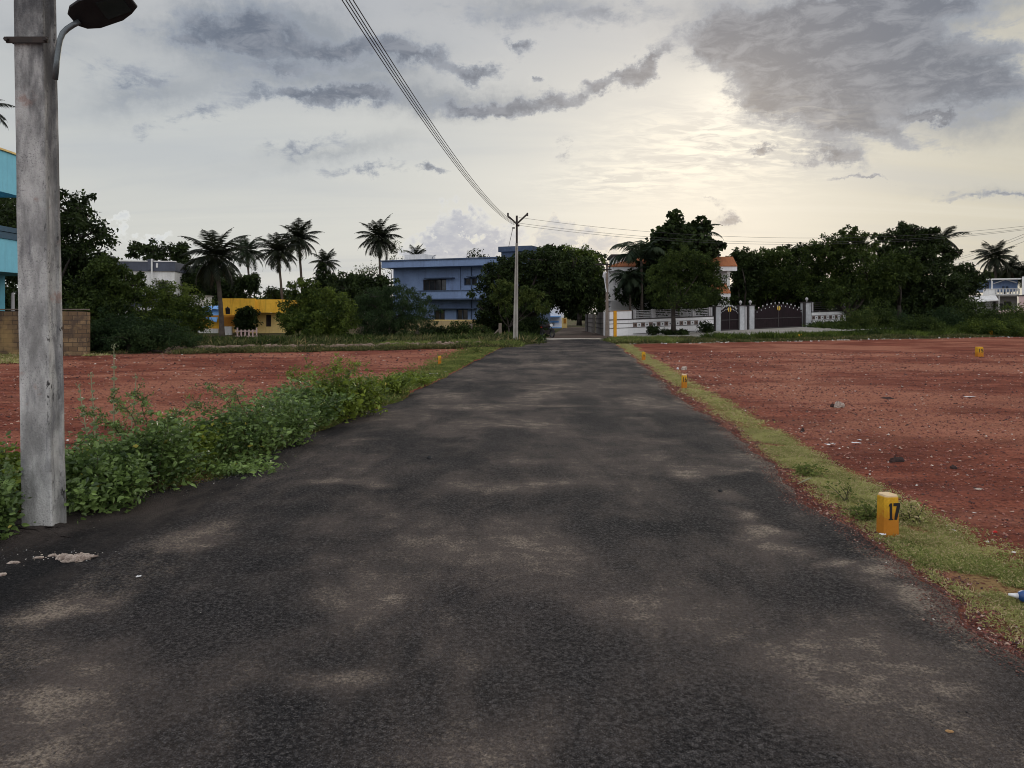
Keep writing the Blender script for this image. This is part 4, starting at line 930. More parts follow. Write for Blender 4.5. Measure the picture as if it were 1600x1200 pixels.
# right wing of the wall beyond the big gate
r0, r1 = f.u(1268), f.u(1322)
cr_ = thing('compound_wall', 'short white wall with tile band and dark railings to the right of the large gate', 'wall', (f.x, f.y, 0), f.a)
part(cr_, 'wall', M['wall_paint'], lambda b: b.box(r0, r1, 0, .22, -.3, 1.17, SH))
part(cr_, 'wall_line', M['trim'], lambda b: (b.box(r0, r1 + .05, -.03, .25, 1.172, 1.24, SH), b.box(r0, r1, -.03, -.002, .9, .93, SH), b.box(r0, r1, -.03, -.002, .53, .56, SH)))
part(cr_, 'railing', M['trim'], lambda b: rails(b, r0 + .2, r1, 1.24, 1.95))
part(cr_, 'rail_post', M['grey_paint'], lambda b: (b.box(r0 + .05, r0 + .2, 0, .2, 1.242, 1.98, SH), b.box(r1 - .2, r1, 0, .2, 1.242, 1.98, SH)))
tileband(cr_, r0 + .05, r1 - .05)
def pillar(pa, pb, label, zt=1.86, ball=True):
    p_ = thing('gate_pillar', label, 'gate pillar', (f.x, f.y, 0), f.a, 'marble clad gate pillars')
    a, c = f.u(pa), f.u(pb); 
    part(p_, 'shaft', M['marble'], lambda b: b.box(a, c, -.08, c - a, -.3, zt, SH), bevel=.008)
    part(p_, 'cap', M['trim'], lambda b: b.box(a - .07, c + .07, -.15, c - a + .07, zt + .002, zt + .07, SH))
    part(p_, 'side_strip', M['trim'], lambda b: (b.box(a - .09, a - .002, -.03, .2, -.3, zt, SH), b.box(c + .002, c + .09, -.03, .2, -.3, zt, SH)))
    if ball:
        m_ = (a + c) / 2; z0 = zt + .07 + SH * m_; part(p_, 'finial', M['grey_paint'], lambda b: b.lathe([(.03, z0), (.06, z0 + .04), (.04, z0 + .08), (.11, z0 + .14), (.13, z0 + .22), (.1, z0 + .3), (.02, z0 + .36)], (m_, .12), 10), smooth=True)
pillar(1118, 1125.2, 'marble pillar at the left of the small gate', 1.86, False)
pillar(1155, 1162.4, 'marble pillar at the right of the small gate, with a ball finial')
pillar(1170.2, 1177.6, 'marble pillar at the left of the large gate, with a ball finial')
pillar(1258.6, 1266, 'marble pillar at the right of the large gate, with a dark lamp finial', 1.98)
gp = thing('wall_panel', 'narrow grey panel between the small gate and the large gate', 'wall', (f.x, f.y, 0), f.a)
part(gp, 'panel', M['grey_paint'], lambda b: b.box(f.u(1164.5), f.u(1168), 0.05, .2, -.3, 1.8, SH))
def gate(pa, pb, zs, zm, label, nm):
    a, c = f.u(pa), f.u(pb); n = 24; g_ = thing(nm, label, 'gate', (f.x, f.y, 0), f.a)
    def top(q): return zs + (zm - zs) * math.sin(q * math.pi) ** 0.8
    def leafp(b):
        for i in range(n):
            q = (i + .5) / n; u0 = a + (c - a) * i / n; b.box(u0 + .004, u0 + (c - a) / n - .004, .06, .09 + .015 * (i % 2), .05, top(q), SH)
    part(g_, 'gate_panel', M['gate'], leafp)
    part(g_, 'gate_frame', M['trim'], lambda b: (b.box(a, c, .03, .055, .04, .12, SH), b.box(a, c, .03, .055, .8, .86, SH), b.box((a + c) / 2 - .03, (a + c) / 2 + .03, .028, .057, .12, zm, SH)))
    for i in range(n):
        q = (i + .5) / n; u0 = a + (c - a) * q; z = top(q) + SH * u0
        if i % 2 == 0: part(g_, 'finial', M['litter_white'], lambda b: b.lathe([(.012, z), (.012, z + .05), (.045, z + .09), (.045, z + .13), (.005, z + .17)], (u0, .08), 6))
        if i % 2: part(g_, 'stud', M['marble'], lambda b: b.lathe([(.01, z - .2), (.035, z - .17), (.035, z - .13), (.01, z - .1)], (u0, .04), 6))
    mz = zs + (zm - zs) * .45 + SH * (a + c) / 2; mu = (a + c) / 2
    em = part(g_, 'emblem', M['gold'], lambda b: (b.prism([(mu + .16 * math.cos(t_), mz + .19 * math.sin(t_)) for t_ in np.linspace(1.25, -1.25, 12)], .0, .025, axis=1), b.prism([(mu - .16 * math.cos(t_), mz + .19 * math.sin(t_)) for t_ in np.linspace(1.25, -1.25, 12)], .0, .025, axis=1)))
gate(1126, 1154, 1.45, 1.82, 'small maroon double gate with a round gold emblem', 'small_gate')
gate(1178.6, 1254, 1.35, 1.92, 'large maroon arched double gate with a round gold emblem and pale finials', 'large_gate')

# side wall along the lane, dark post, white side panels
M['lane_wall'] = weathered('dusty_wall_paint', (0.30, 0.275, 0.26, 1), (0.19, 0.17, 0.155, 1), 0.8, 0.9, streak=0.4, streakcol=(0.09, 0.08, 0.07, 1))
sw = thing('lane_wall', 'grey panelled wall running back along the lane from the white corner', 'wall', (6.75, 51.3, 0), math.radians(89.3))
part(sw, 'wall', M['lane_wall'], lambda b: (b.box(0, 6, 0, .2, -.3, 1.7), b.box(6.4, 13, .2, .4, -.3, 1.55)))
part(sw, 'wall_line', M['trim'], lambda b: [b.box(0, 6, .202, .23, z, z + .04) for z in (.5, .85, 1.2)] + [b.box(6.4, 13, .402, .43, z, z + .04) for z in (.5, .85, 1.2)])
dp = thing('gate_post', 'dark brown post at the end of the grey lane wall', 'post', (W(920, 500, 62)[0], 62, 0))
part(dp, 'post', M['shutter'], lambda b: (b.box(-.14, .14, -.14, .14, -.2, 1.5), b.box(-.19, .19, -.19, .19, 1.502, 1.58)))

# house closing the lane
f = FR(838, 80, 2)
h = thing('blue_white_house', 'small pale blue and white house closing the end of the shaded lane', 'house', (f.x, f.y, 0), f.a)
part(h, 'wall', M['wall_paint'], lambda b: b.box(f.u(820), f.u(881), 0, 3, -.2, 2.9))
part(h, 'porch', M['sky_blue'], lambda b: (b.box(f.u(858), f.u(880), -.6, -.003, -.2, .1), b.box(f.u(850), f.u(873), -.1, -.003, .62, .8), b.box(f.u(843), f.u(875), -.9, -.003, 1.2, 1.32)))
window(h, (f.u(862), f.u(866), .3, .6), -.05, 'trim', 0)
gp2 = thing('gate_pillar', 'cream gate pillar with orange plaque at the end of the lane', 'gate pillar', (W(882, 500, 78)[0], 78, 0))
part(gp2, 'shaft', M['cream_paint'], lambda b: b.box(-.28, .28, -.2, .2, -.2, 1.15))
part(gp2, 'plaque', M['orange_paint'], lambda b: (b.box(-.12, .14, -.23, -.202, .55, 1.05)))

# far house on the right
f = FR(1518, 95, -24)
h = thing('blue_balcony_house', 'distant white and pale blue house with stained balcony at the right edge', 'house', (f.x, f.y, .8), f.a)
Zf = lambda py: f.z(1560, py) - .8
part(h, 'wall', M['blue_paint'], lambda b: b.box(f.u(1540), f.u(1594), 1.4, 7, Zf(455), Zf(437)))
part(h, 'lower_wall', M['grey_paint'], lambda b: b.box(f.u(1524), f.u(1594), 1.6, 7, -.4, Zf(461)))
part(h, 'roof', M['white_paint'], lambda b: (b.box(f.u(1533), f.u(1596), 0, 7.2, Zf(437), Zf(435)), b.prism([(f.u(1555), Zf(443)), (f.u(1574), Zf(437.2)), (f.u(1590), Zf(442)), (f.u(1590), Zf(441)), (f.u(1574), Zf(436)), (f.u(1555), Zf(442))], .6, 1.3, axis=1)))
part(h, 'balcony', M['white_paint'], lambda b: (b.box(f.u(1536), f.u(1592), -.2, 0, Zf(461), Zf(459.5)), b.box(f.u(1536), f.u(1555), -.2, 0, Zf(459.4), Zf(452)), [b.box(f.u(p_), f.u(p_ + 2), -.2, 0, Zf(459.4), Zf(452)) for p_ in range(1556, 1592, 5)], b.box(f.u(1536), f.u(1592), -.25, .05, Zf(452) + .003, Zf(451)), b.box(f.u(1530), f.u(1592), 0.002, 1.6, Zf(463), Zf(461.2))))
part(h, 'porch_roof', M['white_paint'], lambda b: b.add([(f.u(1516), -2.2, Zf(472)), (f.u(1555), -2.2, Zf(469)), (f.u(1555), -.2, Zf(461)), (f.u(1524), -.2, Zf(462)), (f.u(1516), -2.2, Zf(473)), (f.u(1555), -2.2, Zf(470))], np.array([[0, 1, 2, 3], [4, 5, 1, 0]])))
for p_ in (1549, 1560):
    part(h, 'column', M['white_paint'], lambda b: b.box(f.u(p_), f.u(p_ + 2), -.1, .2, -.4 if p_ > 1550 else Zf(452), Zf(461) if p_ > 1550 else Zf(437)))
for a_, c_, t_, l_ in ((1569, 1573, 447, 451.5), (1575, 1579, 447, 451.5)): window(h, (f.u(a_), f.u(c_), Zf(l_), Zf(t_)), 1.33, 'blue_dark', 0)
for a_, c_, t_, l_ in ((1532, 1543, 471, 479), (1555, 1559.5, 471, 483), (1566, 1571, 474, 483), (1573, 1584, 471, 483)): window(h, (f.u(a_), f.u(c_), Zf(l_), Zf(t_)), 1.53, 'trim', 1)
window(h, (f.u(1542), f.u(1548), Zf(452), Zf(440)), 1.33, 'trim', 0)
h = thing('pink_house', 'faded pink house cut off by the right edge, beside the pale blue house', 'house', (W(1591.5, 480, 90)[0], 90, .8), -.62)
part(h, 'wall', M['pink_paint'], lambda b: (b.box(0, 6, 0, 5, -.3, 3.0),))
part(h, 'upper_wall', M['wall_paint'], lambda b: b.box(.35, 6, .2, 5, 3.16, 5.4))
part(h, 'ledge', M['trim'], lambda b: b.box(-.1, 6, -.1, 5.1, 3.002, 3.1))
window(h, (.8, 1.6, .4, 1.6), -.04, 'trim', 1)
h = thing('pink_shed', 'low pale pink rounded shed in front of the pale blue house', 'shed', (W(1585, 487, 82)[0], 82, .9))
part(h, 'wall', M['pink_paint'], lambda b: b.prism([(-.8, 0), (.8, 0), (.8, .8), (.5, 1.05), (-.4, 1.1), (-.8, .8)], 0, 2, axis=1))

# yellow boundary post
yp = thing('marker_post', 'tall plain yellow square post at the left end of the white compound wall', 'post', (W(961, 500, 47.5)[0], 47.5, 0))
part(yp, 'post', M['post_yellow'], lambda b: b.box(-.1, .1, -.1, .1, -.2, 1.78), bevel=.012)
# ------------------------------------------------------------------ poles, lamp, wires
NP = W(71, 828, 5.35); NP[2] = 0
LEAN = -0.018
pole = thing('utility_pole', 'thick stained concrete utility pole at the road edge, carrying the black street lamp', 'utility pole', (NP[0], NP[1], 0))
def npole(b):
    # plan section: broad face, then a set back right flange beyond a groove
    sec = [(-.112, -.094), (-.104, -.102), (.104, -.102), (.112, -.094), (.112, -.066), (.094, -.056), (.094, .034), (.112, .044), (.112, .072), (.104, .08), (-.104, .08), (-.112, .072), (-.112, .044), (-.094, .034), (-.094, -.056), (-.112, -.066)]
    n = len(sec); zs = np.concatenate([[-.3], np.arange(0, 7.3, .12)]); V = []
    for z in zs:
        s_ = 1.0 - 0.016 * z; c_ = LEAN * z
        e = 0.004 * (vnoise(np.arange(n) * 3.1 + 5, np.full(n, z * 3.0), 77, 3) - .5)
        V.append([((x * s_) + c_ + e[i], y * s_ + e[i], z) for i, (x, y) in enumerate(sec)])
    V = np.array(V).reshape(-1, 3); m = len(zs)
    q = np.array([[i * n + j, i * n + (j + 1) % n, (i + 1) * n + (j + 1) % n, (i + 1) * n + j] for i in range(m - 1) for j in range(n)])
    b.add(V, [q, np.array([list(range((m - 1) * n, m * n))])])
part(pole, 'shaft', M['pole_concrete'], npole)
zcl = W(0, 72, 5.35)[2]; xc = LEAN * zcl
def clampb(b):
    b.box(xc - .14, xc + .16, -.128, -.114, zcl - .022, zcl + .022); b.box(xc - .14, xc + .10, .104, .118, zcl - .022, zcl + .022)
    b.box(xc - .165, xc - .151, -.128, .118, zcl - .0215, zcl + .0215) if False else None
    b.tube([(xc - .13, -.135, zcl), (xc - .13, .125, zcl)], .008, 6)
    b.tube([(xc + .15, -.15, zcl), (xc + .15, -.128, zcl)], .016, 6); b.tube([(xc - .13, -.148, zcl), (xc - .13, -.128, zcl)], .016, 6)
part(pole, 'clamp_band', M['iron'], clampb)
def lp(px, py, dy=0.0): p_ = W(px, py, 5.35 + dy); return (p_[0] - NP[0], dy, p_[2])
arm = [lp(86, 124, -.10), lp(89, 95, -.10), lp(92, 72, -.10), lp(94, 62, -.10), lp(98, 52, -.09), lp(105, 45, -.07), lp(114, 39, -.05), lp(124, 34, -.03)]
lamp = thing('street_lamp', 'black LED street lamp head on a bent grey pipe clamped to the concrete pole', 'street lamp', (NP[0], NP[1], 0))
part(lamp, 'arm', M['steel'], lambda b: b.tube(arm, .020, 10), smooth=True)
def head(b):
    # outline of the lamp body seen from above, local a along the arm, w across
    out = [(0, .05), (.05, .095), (.14, .118), (.33, .112), (.42, .085), (.49, .05)]
    pts = [(a, w_) for a, w_ in out] + [(a, -w_) for a, w_ in out[::-1]]
    p0 = np.array(lp(113, 31, -.04)); ax = np.array(lp(214, 0, -.10)) - p0; ax /= np.linalg.norm(ax)
    sd_ = np.array([0.10, 0.84, -0.55]); sd_ -= ax * np.dot(sd_, ax); sd_ /= np.linalg.norm(sd_); nn = np.cross(ax, sd_)
    V = []
    for off, sc_ in ((-.006, .96), (0, 1), (.016, 1), (.028, .85)):
        for a, w_ in pts: V.append(p0 + ax * (.25 + (a - .25) * sc_) + sd_ * w_ * sc_ + nn * off)
    n = len(pts); q = np.array([[i * n + j, i * n + (j + 1) % n, (i + 1) * n + (j + 1) % n, (i + 1) * n + j] for i in range(3) for j in range(n)])
    b.add(V, [q, np.array([list(range(n))[::-1]]), np.array([list(range(3 * n, 4 * n))])])
    return p0, ax, sd_, nn
hb_ = MB(); p0, ax, sd_, nn = head(hb_); ho = hb_.build('lamp_head', M['black'], lamp)
lens = MB(); V = [p0 + ax * a + sd_ * w_ + nn * o for o in (-.0065, -.011) for a, w_ in ((.24, .07), (.44, .06), (.44, -.06), (.24, -.07))]
lens.add(V, np.array([[0, 1, 5, 4], [1, 2, 6, 5], [2, 3, 7, 6], [3, 0, 4, 7], [4, 5, 6, 7]])); lens.build('lens', M['glass'], ho)

def varm(b, x, y, z, s=1.0, ang=0.0):
    ca, sa = math.cos(ang), math.sin(ang)
    for d in (-1, 1):
        P = [(x, y, z), (x + d * .42 * s * ca, y + d * .42 * s * sa, z + .38 * s), (x + d * .56 * s * ca, y + d * .56 * s * sa, z + .42 * s)]
        b.tube(P, .045 * s, 5)
# far pole at the end of the road, left side
FP = W(805, 537, 38.5); FP[2] = 0
fp = thing('utility_pole', 'tall slim electric pole with a V shaped crossarm at the far end of the road', 'utility pole', (FP[0], FP[1], 0))
zt0 = W(0, 380, 38.5)[2]; zt1 = W(0, 337, 38.5)[2]; lx = .085
def fpole(b):
    b.add([(-.13, -.08, -.1), (-.03, -.08, -.1), (-.03, .08, -.1), (-.13, .08, -.1), (lx - .07, -.05, zt0), (lx - .01, -.05, zt0), (lx - .01, .05, zt0), (lx - .07, .05, zt0)], np.array([[0, 1, 5, 4], [1, 2, 6, 5], [2, 3, 7, 6], [3, 0, 4, 7], [4, 5, 6, 7]]))
    b.add([(.05, -.08, -.1), (.15, -.08, -.1), (.15, .08, -.1), (.05, .08, -.1), (lx + .01, -.05, zt0), (lx + .07, -.05, zt0), (lx + .07, .05, zt0), (lx + .01, .05, zt0)], np.array([[0, 1, 5, 4], [1, 2, 6, 5], [2, 3, 7, 6], [3, 0, 4, 7], [4, 5, 6, 7]]))
    b.add([(-.03, -.03, -.1), (.05, -.03, -.1), (.05, .06, -.1), (-.03, .06, -.1), (lx - .01, -.02, zt0), (lx + .01, -.02, zt0), (lx + .01, .03, zt0), (lx - .01, .03, zt0)], np.array([[0, 1, 5, 4], [2, 3, 7, 6], [4, 5, 6, 7]]))
part(fp, 'shaft', M['concrete'], fpole)
part(fp, 'top_rod', M['iron'], lambda b: b.box(lx - .055, lx + .055, -.05, .05, zt0 - .3, zt1), smooth=False)
zv = W(0, 350, 38.5)[2]
part(fp, 'crossarm', M['iron'], lambda b: (b.tube([(lx, -.05, zv), (lx - .40, -.05, zv + .36), (lx - .50, -.05, zv + .40)], .05, 5), b.tube([(lx, -.05, zv), (lx + .50, -.05, zv + .47), (lx + .58, -.05, zv + .5)], .05, 5), b.tube([(lx, -.05, zv - .06), (lx + .14, -.05, zv - .1)], .06, 5)))
for ix in (-.47, .56): part(fp, 'insulator', M['trim'], lambda b: b.lathe([(.03, zv + .42), (.06, zv + .46), (.04, zv + .52), (.055, zv + .56), (.01, zv + .6)], (lx + ix, -.05), 8))
part(fp, 'stay_bracket', M['iron'], lambda b: (b.box(-.16, -.02, -.06, 0, zv - .25, zv - .18), b.tube([(-.12, 0, zv - .2), (-.35, .3, zv - 1.2)], .012, 4)))
# second pole beside the lane
LPp = W(948.5, 526, 50.2)
lp2 = thing('utility_pole', 'thin dark electric pole with short crossarm at the left corner of the white compound wall', 'utility pole', (LPp[0], 50.2, 0))
part(lp2, 'shaft', M['grey_post'], lambda b: b.box(-.12, .12, -.08, .08, -.2, W(0, 410, 50.2)[2], top=.6))
part(lp2, 'crossarm', M['iron'], lambda b: (b.box(-.85, .35, -.14, -.082, 4.95, 5.05), b.box(-.3, .3, -.14, -.082, 4.62, 4.70)))
l2 = thing('street_lamp', 'small white tube lamp on a bent arm on the thin pole beside the lane', 'street lamp', (LPp[0], 50.2, 0))
part(l2, 'arm', M['litter_white'], lambda b: b.tube([(-.06, -.13, 3.1), (-.16, -.2, 3.7), (-.26, -.3, 4.15)], .035, 6))
part(l2, 'lamp_head', M['litter_white'], lambda b: b.tube([(-.27, -.3, 4.12), (-.24, -.4, 4.36), (-.12, -.5, 4.46)], [.09, .1, .05], 8))

def wire(label, a, b_, sag, r=.011, group='overhead cables', n=40):
    a, b_ = np.array(a, float), np.array(b_, float); q = np.linspace(0, 1, n)[:, None]
    P = a * (1 - q) + b_ * q; P[:, 2] -= 4 * sag * (q * (1 - q))[:, 0]
    t = MB(); t.tube(P, r, 5); o = t.build('overhead_cable', M['wire']); tag(o, label, 'cable', group)
nt = np.array([NP[0] - .12, NP[1], 7.0]); ft = np.array([FP[0] + lx, FP[1], 6.35])
for i, (dx, dz, sg, lab) in enumerate(((.38, 0.0, .80, 'lowest of the four cables running from the near pole to the far pole'), (.42, .03, .80, 'second lowest of the four cables running from the near pole to the far pole'),
        (.46, .05, .805, 'third of the four cables running from the near pole to the far pole'), (.51, .06, .79, 'topmost of the four cables running from the near pole to the far pole'))):
    wire(lab, nt + [dx, 0, dz], ft + [-.12 + i * .035, 0, i * .03 - .03], sg, .009)
re = np.array([34.0, 40.5, 7.1])
for i, (d, lab) in enumerate(((.0, 'lower of three thin cables over the trees, from far pole to right edge'), (.12, 'middle of three thin cables over the trees, from far pole to right edge'), (.42, 'upper of three thin cables leaving the far pole to the right'))):
    wire(lab, ft + [.1, 0, d - .05], re + [0, 0, d * .3], 1.30 - i * .03, .0075, n=60)
fe = W(1430, 405, 120)
for i, (dx, dz, lab) in enumerate(((0, 0, 'upper of the three slanting cables at the right edge of the sky'), (0, -.18, 'middle of the three slanting cables at the right edge of the sky'), (0, -.5, 'lowest of the three slanting cables at the right edge of the sky'))):
    wire(lab, re + [-1.2, 4, dz - .05], fe + [0, 0, dz * 1.3 - .6], .8, .012)

# ------------------------------------------------------------------ yellow plot markers
def digits(txt, w_, h_, parent, loc, rz):
    cu = bpy.data.curves.new('num', 'FONT'); cu.body = txt; cu.align_x = 'CENTER'; cu.align_y = 'CENTER'; cu.size = 1.0; cu.extrude = .004; cu.offset = .022
    tmp = bpy.data.objects.new('tmp', cu); COL.objects.link(tmp); bpy.context.view_layer.update()
    me = bpy.data.meshes.new_from_object(tmp.evaluated_get(bpy.context.evaluated_depsgraph_get()))
    co = np.zeros(len(me.vertices) * 3); me.vertices.foreach_get('co', co); co = co.reshape(-1, 3)
    mn_, mx_ = co.min(0), co.max(0)
    co[:, 0] = (co[:, 0] - (mn_[0] + mx_[0]) / 2) / (mx_[0] - mn_[0]) * w_; co[:, 1] = (co[:, 1] - (mn_[1] + mx_[1]) / 2) / (mx_[1] - mn_[1]) * h_
    co[:, 2] = np.clip(co[:, 2], -.004, .004) * .5
    c2 = np.stack([co[:, 0] + loc[0], -co[:, 2] + loc[1], co[:, 1] + loc[2]], 1)
    me.vertices.foreach_set('co', c2.ravel()); me.update(); bpy.data.objects.remove(tmp)
    me.materials.clear(); me.materials.append(M['black'])
    o = bpy.data.objects.new('number', me); COL.objects.link(o); o.parent = parent; return o
def seventeen(parent, w_, h_, loc):
    sx = w_; X = lambda u: loc[0] - w_ / 2 + u * w_
    Zz = lambda v: loc[2] - h_ / 2 + v * h_
    y0, y1 = loc[1] - .0025, loc[1] + .004
    def q(b, pts): b.prism([(X(u), Zz(v)) for u, v in pts], y0, y1, axis=1)
    part(parent, 'number', M['black'], lambda b: (q(b, [(.09, .06), (.30, .06), (.30, 1), (.14, 1), (.09, .93)]), q(b, [(0, 0), (.39, 0), (.39, .058), (0, .058)]), q(b, [(0, .80), (.088, .84), (.088, .97)])))
    part(parent, 'number', M['black'], lambda b: (q(b, [(.44, .83), (1, .83), (1, 1), (.44, 1)]), q(b, [(.74, .828), (1, .828), (.72, 0), (.50, 0), (.53, .2), (.62, .5)])))
def marker(px, py, hh, ww, rz, txt, label, Yo=None):
    x, Y = G(px, py); Y = Yo or Y; x = (px - 800) * Y / FPX
    t = thing('plot_marker', label, 'plot marker', (x, Y, float(ground_h(np.array([x]), np.array([Y]))[0]) * .5 - .01), math.radians(rz), 'numbered yellow plot marker stones')
    a = ww / 2; c = .018
    def st(b):
        sec = [(-a, -a + c), (-a + c, -a), (a - c, -a), (a, -a + c), (a, a - c), (a - c, a), (-a + c, a), (-a, a - c)]
        V = []
        lev = [(-.12, 1.04), (0, 1.03), (hh * .3, 1.01), (hh * .6, .985), (hh - .05, .965), (hh - .02, .945), (hh, .84)]
        for i, (z, s_) in enumerate(lev):
            for j, (x_, y_) in enumerate(sec):
                e = .0035 * (hsh(np.int64(i * 7 + 3), np.int64(j * 13 + int(px)), 5) - .5) * (1.6 if i > 3 else 1)
                V.append((x_ * s_ + e, y_ * s_ + e, z + e))
        n = 8; m = len(lev); q = np.array([[i * n + j, i * n + (j + 1) % n, (i + 1) * n + (j + 1) % n, (i + 1) * n + j] for i in range(m - 1) for j in range(n)])
        b.add(V, [q, np.array([list(range((m - 1) * n, m * n))])])
    part(t, 'stone', M['bollard' if txt in ('17', '16') else 'bollard_plain'], st)
    if txt == '17': seventeen(t, ww * .76, hh * .40, (ww * .09, -a * .995, hh * .62))
    elif txt: digits(txt, ww * (.72 if len(txt) > 1 else .36), hh * .36, t, (ww * .06, -a * .99 - .001, hh * .64), 0)
marker(1387, 832, .30, .118, 8, '17', 'yellow marker stone painted 17 in the grass beside the road, nearest of the markers')
marker(1069, 606, .31, .108, -2, '16', 'yellow marker stone painted 16 on the right road verge')
marker(1530, 557.5, .38, .21, -4, '15', 'wide yellow marker stone painted 15 standing in the open red plot')
marker(1005.5, 562.5, .30, .12, 0, '6', 'small yellow marker stone at the far end of the right road verge')
marker(687, 570, .29, .10, 8, '11', 'thin orange marker stone on the left road verge before the far plot')
marker(1548, 526, .46, .2, 0, None, 'short yellow marker stone against the shrubs behind marker 15')
marker(1250, 531, .34, .18, 0, '3', 'small yellow marker stone in the weeds in front of the large gate') if False else marker(1250, 531, .36, .17, 0, None, 'small yellow marker stone in the weeds in front of the large gate')

# fence posts along the left
for i, (px, pb_, pt) in enumerate(((566, 534, 509.5), (609, 534, 508), (652, 535, 508), (736, 533, 506), (781.5, 534, 505))):
    Y = 43 + i * .6; x = (px - 800) * Y / FPX
    labs = ('leftmost stone fence post, half lost in the big feathery bush', 'second stone fence post from the left, before the feathery bush', 'third stone fence post, at the right end of the feathery bush', 'stone fence post before the buff boundary wall', 'braced stone fence post beside the far electric pole')
    t = thing('fence_post', labs[i], 'fence post', (x, Y, 0), group='old stone fence posts')
    hh = EYE + (HOR - pt) / FPX * Y
    part(t, 'post', M['grey_post'], lambda b: b.box(-.11, .11, -.08, .08, -.15, hh, top=.85), bevel=.015)
    if i == 4: part(t, 'brace', M['grey_post'], lambda b: b.tube([(-.7, 0, -.05), (-.06, 0, .62)], .06, 5))

# motorcycle parked under the big tree
mx, mY = (855 - 800) * 47.5 / FPX, 47.5
mt = thing('motorcycle', 'dark motorcycle parked under the big tree at the left of the lane', 'motorcycle', (mx, mY, 0), math.radians(-62))
def torus(b, c, R, r_, k=18, m=6):
    th = np.arange(k) * 2 * math.pi / k; P = [(c[0] + R * math.cos(a), c[1], c[2] + R * math.sin(a)) for a in th]; P.append(P[0]); b.tube(P, r_, m, cap=False)
for sx in (-.62, .62):
    wh = part(mt, 'wheel', M['black'], lambda b: torus(b, (sx, 0, .3), .26, .05))
    part(wh, 'rim', M['steel'], lambda b: (torus(b, (sx, 0, .3), .20, .012), [b.tube([(sx, 0, .3), (sx + .2 * math.cos(a), 0, .3 + .2 * math.sin(a))], .006, 4) for a in np.arange(10) * .628]))
part(mt, 'frame', M['iron'], lambda b: (b.tube([(-.62, .06, .3), (-.1, .05, .35), (.2, .03, .7), (.42, 0, .85)], .03, 6), b.tube([(.62, .06, .3), (.42, .03, .88)], .025, 6), b.tube([(-.62, -.06, .3), (-.45, -.1, .7)], .02, 6), b.box(-.15, .2, -.12, .12, .25, .5)))
part(mt, 'tank', M['iron'], lambda b: b.tube([(-.1, 0, .72), (.05, 0, .8), (.28, 0, .82), (.38, 0, .78)], [.08, .13, .14, .06], 10), smooth=True)
part(mt, 'seat', M['black'], lambda b: b.tube([(-.72, 0, .80), (-.5, 0, .78), (-.12, 0, .74)], [.07, .11, .1], 8), smooth=True)
part(mt, 'handlebar', M['steel'], lambda b: b.tube([(.28, -.36, 1.0), (.42, -.15, .98), (.42, .15, .98), (.28, .36, 1.0)], .016, 6))
part(mt, 'headlight', M['litter_white'], lambda b: b.tube([(.44, 0, .86), (.54, 0, .85)], [.08, .1], 10))
part(mt, 'tail_light', M['litter_red'], lambda b: b.tube([(-.74, 0, .7), (-.78, 0, .7)], [.05, .05], 8))
part(mt, 'mudguard', M['iron'], lambda b: b.tube([(.62 + .33 * math.cos(a), 0, .3 + .33 * math.sin(a)) for a in np.linspace(.4, 2.4, 8)], .045, 6))

# ------------------------------------------------------------------ trees and palms
tree('tall dark leafy tree rising directly behind the concrete pole on the left', 95, 540, 38, .26, [(112, 330, 34, 34), (60, 345, 50, 40), (128, 372, 46, 40), (80, 410, 70, 60), (122, 440, 54, 60), (30, 400, 60, 70), (100, 490, 55, 50)], 17000, .22, 'leaf_dark', clump=.3)
tree('dark bushy tree right of the tall tree behind the pole, crown in two tiers', 165, 545, 33.5, .16, [(165, 425, 30, 22), (190, 445, 34, 24), (150, 460, 40, 30), (215, 460, 20, 10), (170, 495, 48, 36)], 12000, .16, 'leaf_mid')
tree('yellowish green rounded bush tree in front of the pale grey and white house', 262, 548, 33, .1, [(262, 462, 34, 24), (285, 480, 36, 28), (240, 490, 30, 26), (275, 505, 46, 28), (300, 500, 30, 22)], 11000, .13, 'leaf_green', aspect=.4)
tree('spreading dark acacia shrub low in front of the two bush trees on the left', 200, 556, 29.5, .08, [(180, 515, 46, 28), (235, 520, 44, 24), (205, 530, 60, 24), (150, 525, 30, 28), (280, 528, 36, 18)], 15000, .10, 'leaf_feather', cat='shrub', name='acacia_shrub', aspect=.4)
tree('open crowned tree with sky showing through it, behind the pale grey and white house', 245, 480, 76, .2, [(215, 388, 20, 10), (240, 396, 22, 16), (268, 390, 22, 12), (282, 402, 18, 20), (205, 398, 10, 6), (285, 425, 22, 26)], 3600, .34, 'leaf_dark', clump=.34, limbs=True, ncl=50)
tree('dark rounded tree behind the largest coconut palm', 300, 500, 66, .22, [(300, 432, 26, 18), (325, 445, 38, 28), (365, 448, 34, 24), (395, 440, 14, 16), (300, 462, 26, 24)], 9000, .3, 'leaf_dark')
tree('small shrub with thin top between the palms above the yellow house', 425, 500, 58, .08, [(425, 458, 16, 10), (440, 462, 12, 10)], 1300, .2, 'leaf_dark', cat='shrub', name='small_shrub')
palm('largest coconut palm with a broad heavy crown, left of the yellow house', 347, 530, 48, 337, 402, 50, 25, 'palm', .17, hang=.75, elmax=1.45, curve=1.2, leafl=.27, elmin=-.75)
palm('coconut palm behind and to the right of the largest palm, crown half hidden', 392, 505, 70, 385, 392, 33, 20, 'palm_green', .12, elmax=1.2, hang=.7)
palm('slim coconut palm standing just right of the yellow house', 443, 515, 56, 434, 395, 32, 26, 'palm', .11, hang=.9, elmin=-.7)
palm('tallest coconut palm of the pair right of the yellow house', 474, 500, 60, 466, 374, 34, 26, 'palm', .12, hang=.85, elmin=-.7)
palm('short distant coconut palm right of the tall palm pair', 510, 490, 88, 508, 411, 23, 18, 'palm', .12, elmin=-.3)
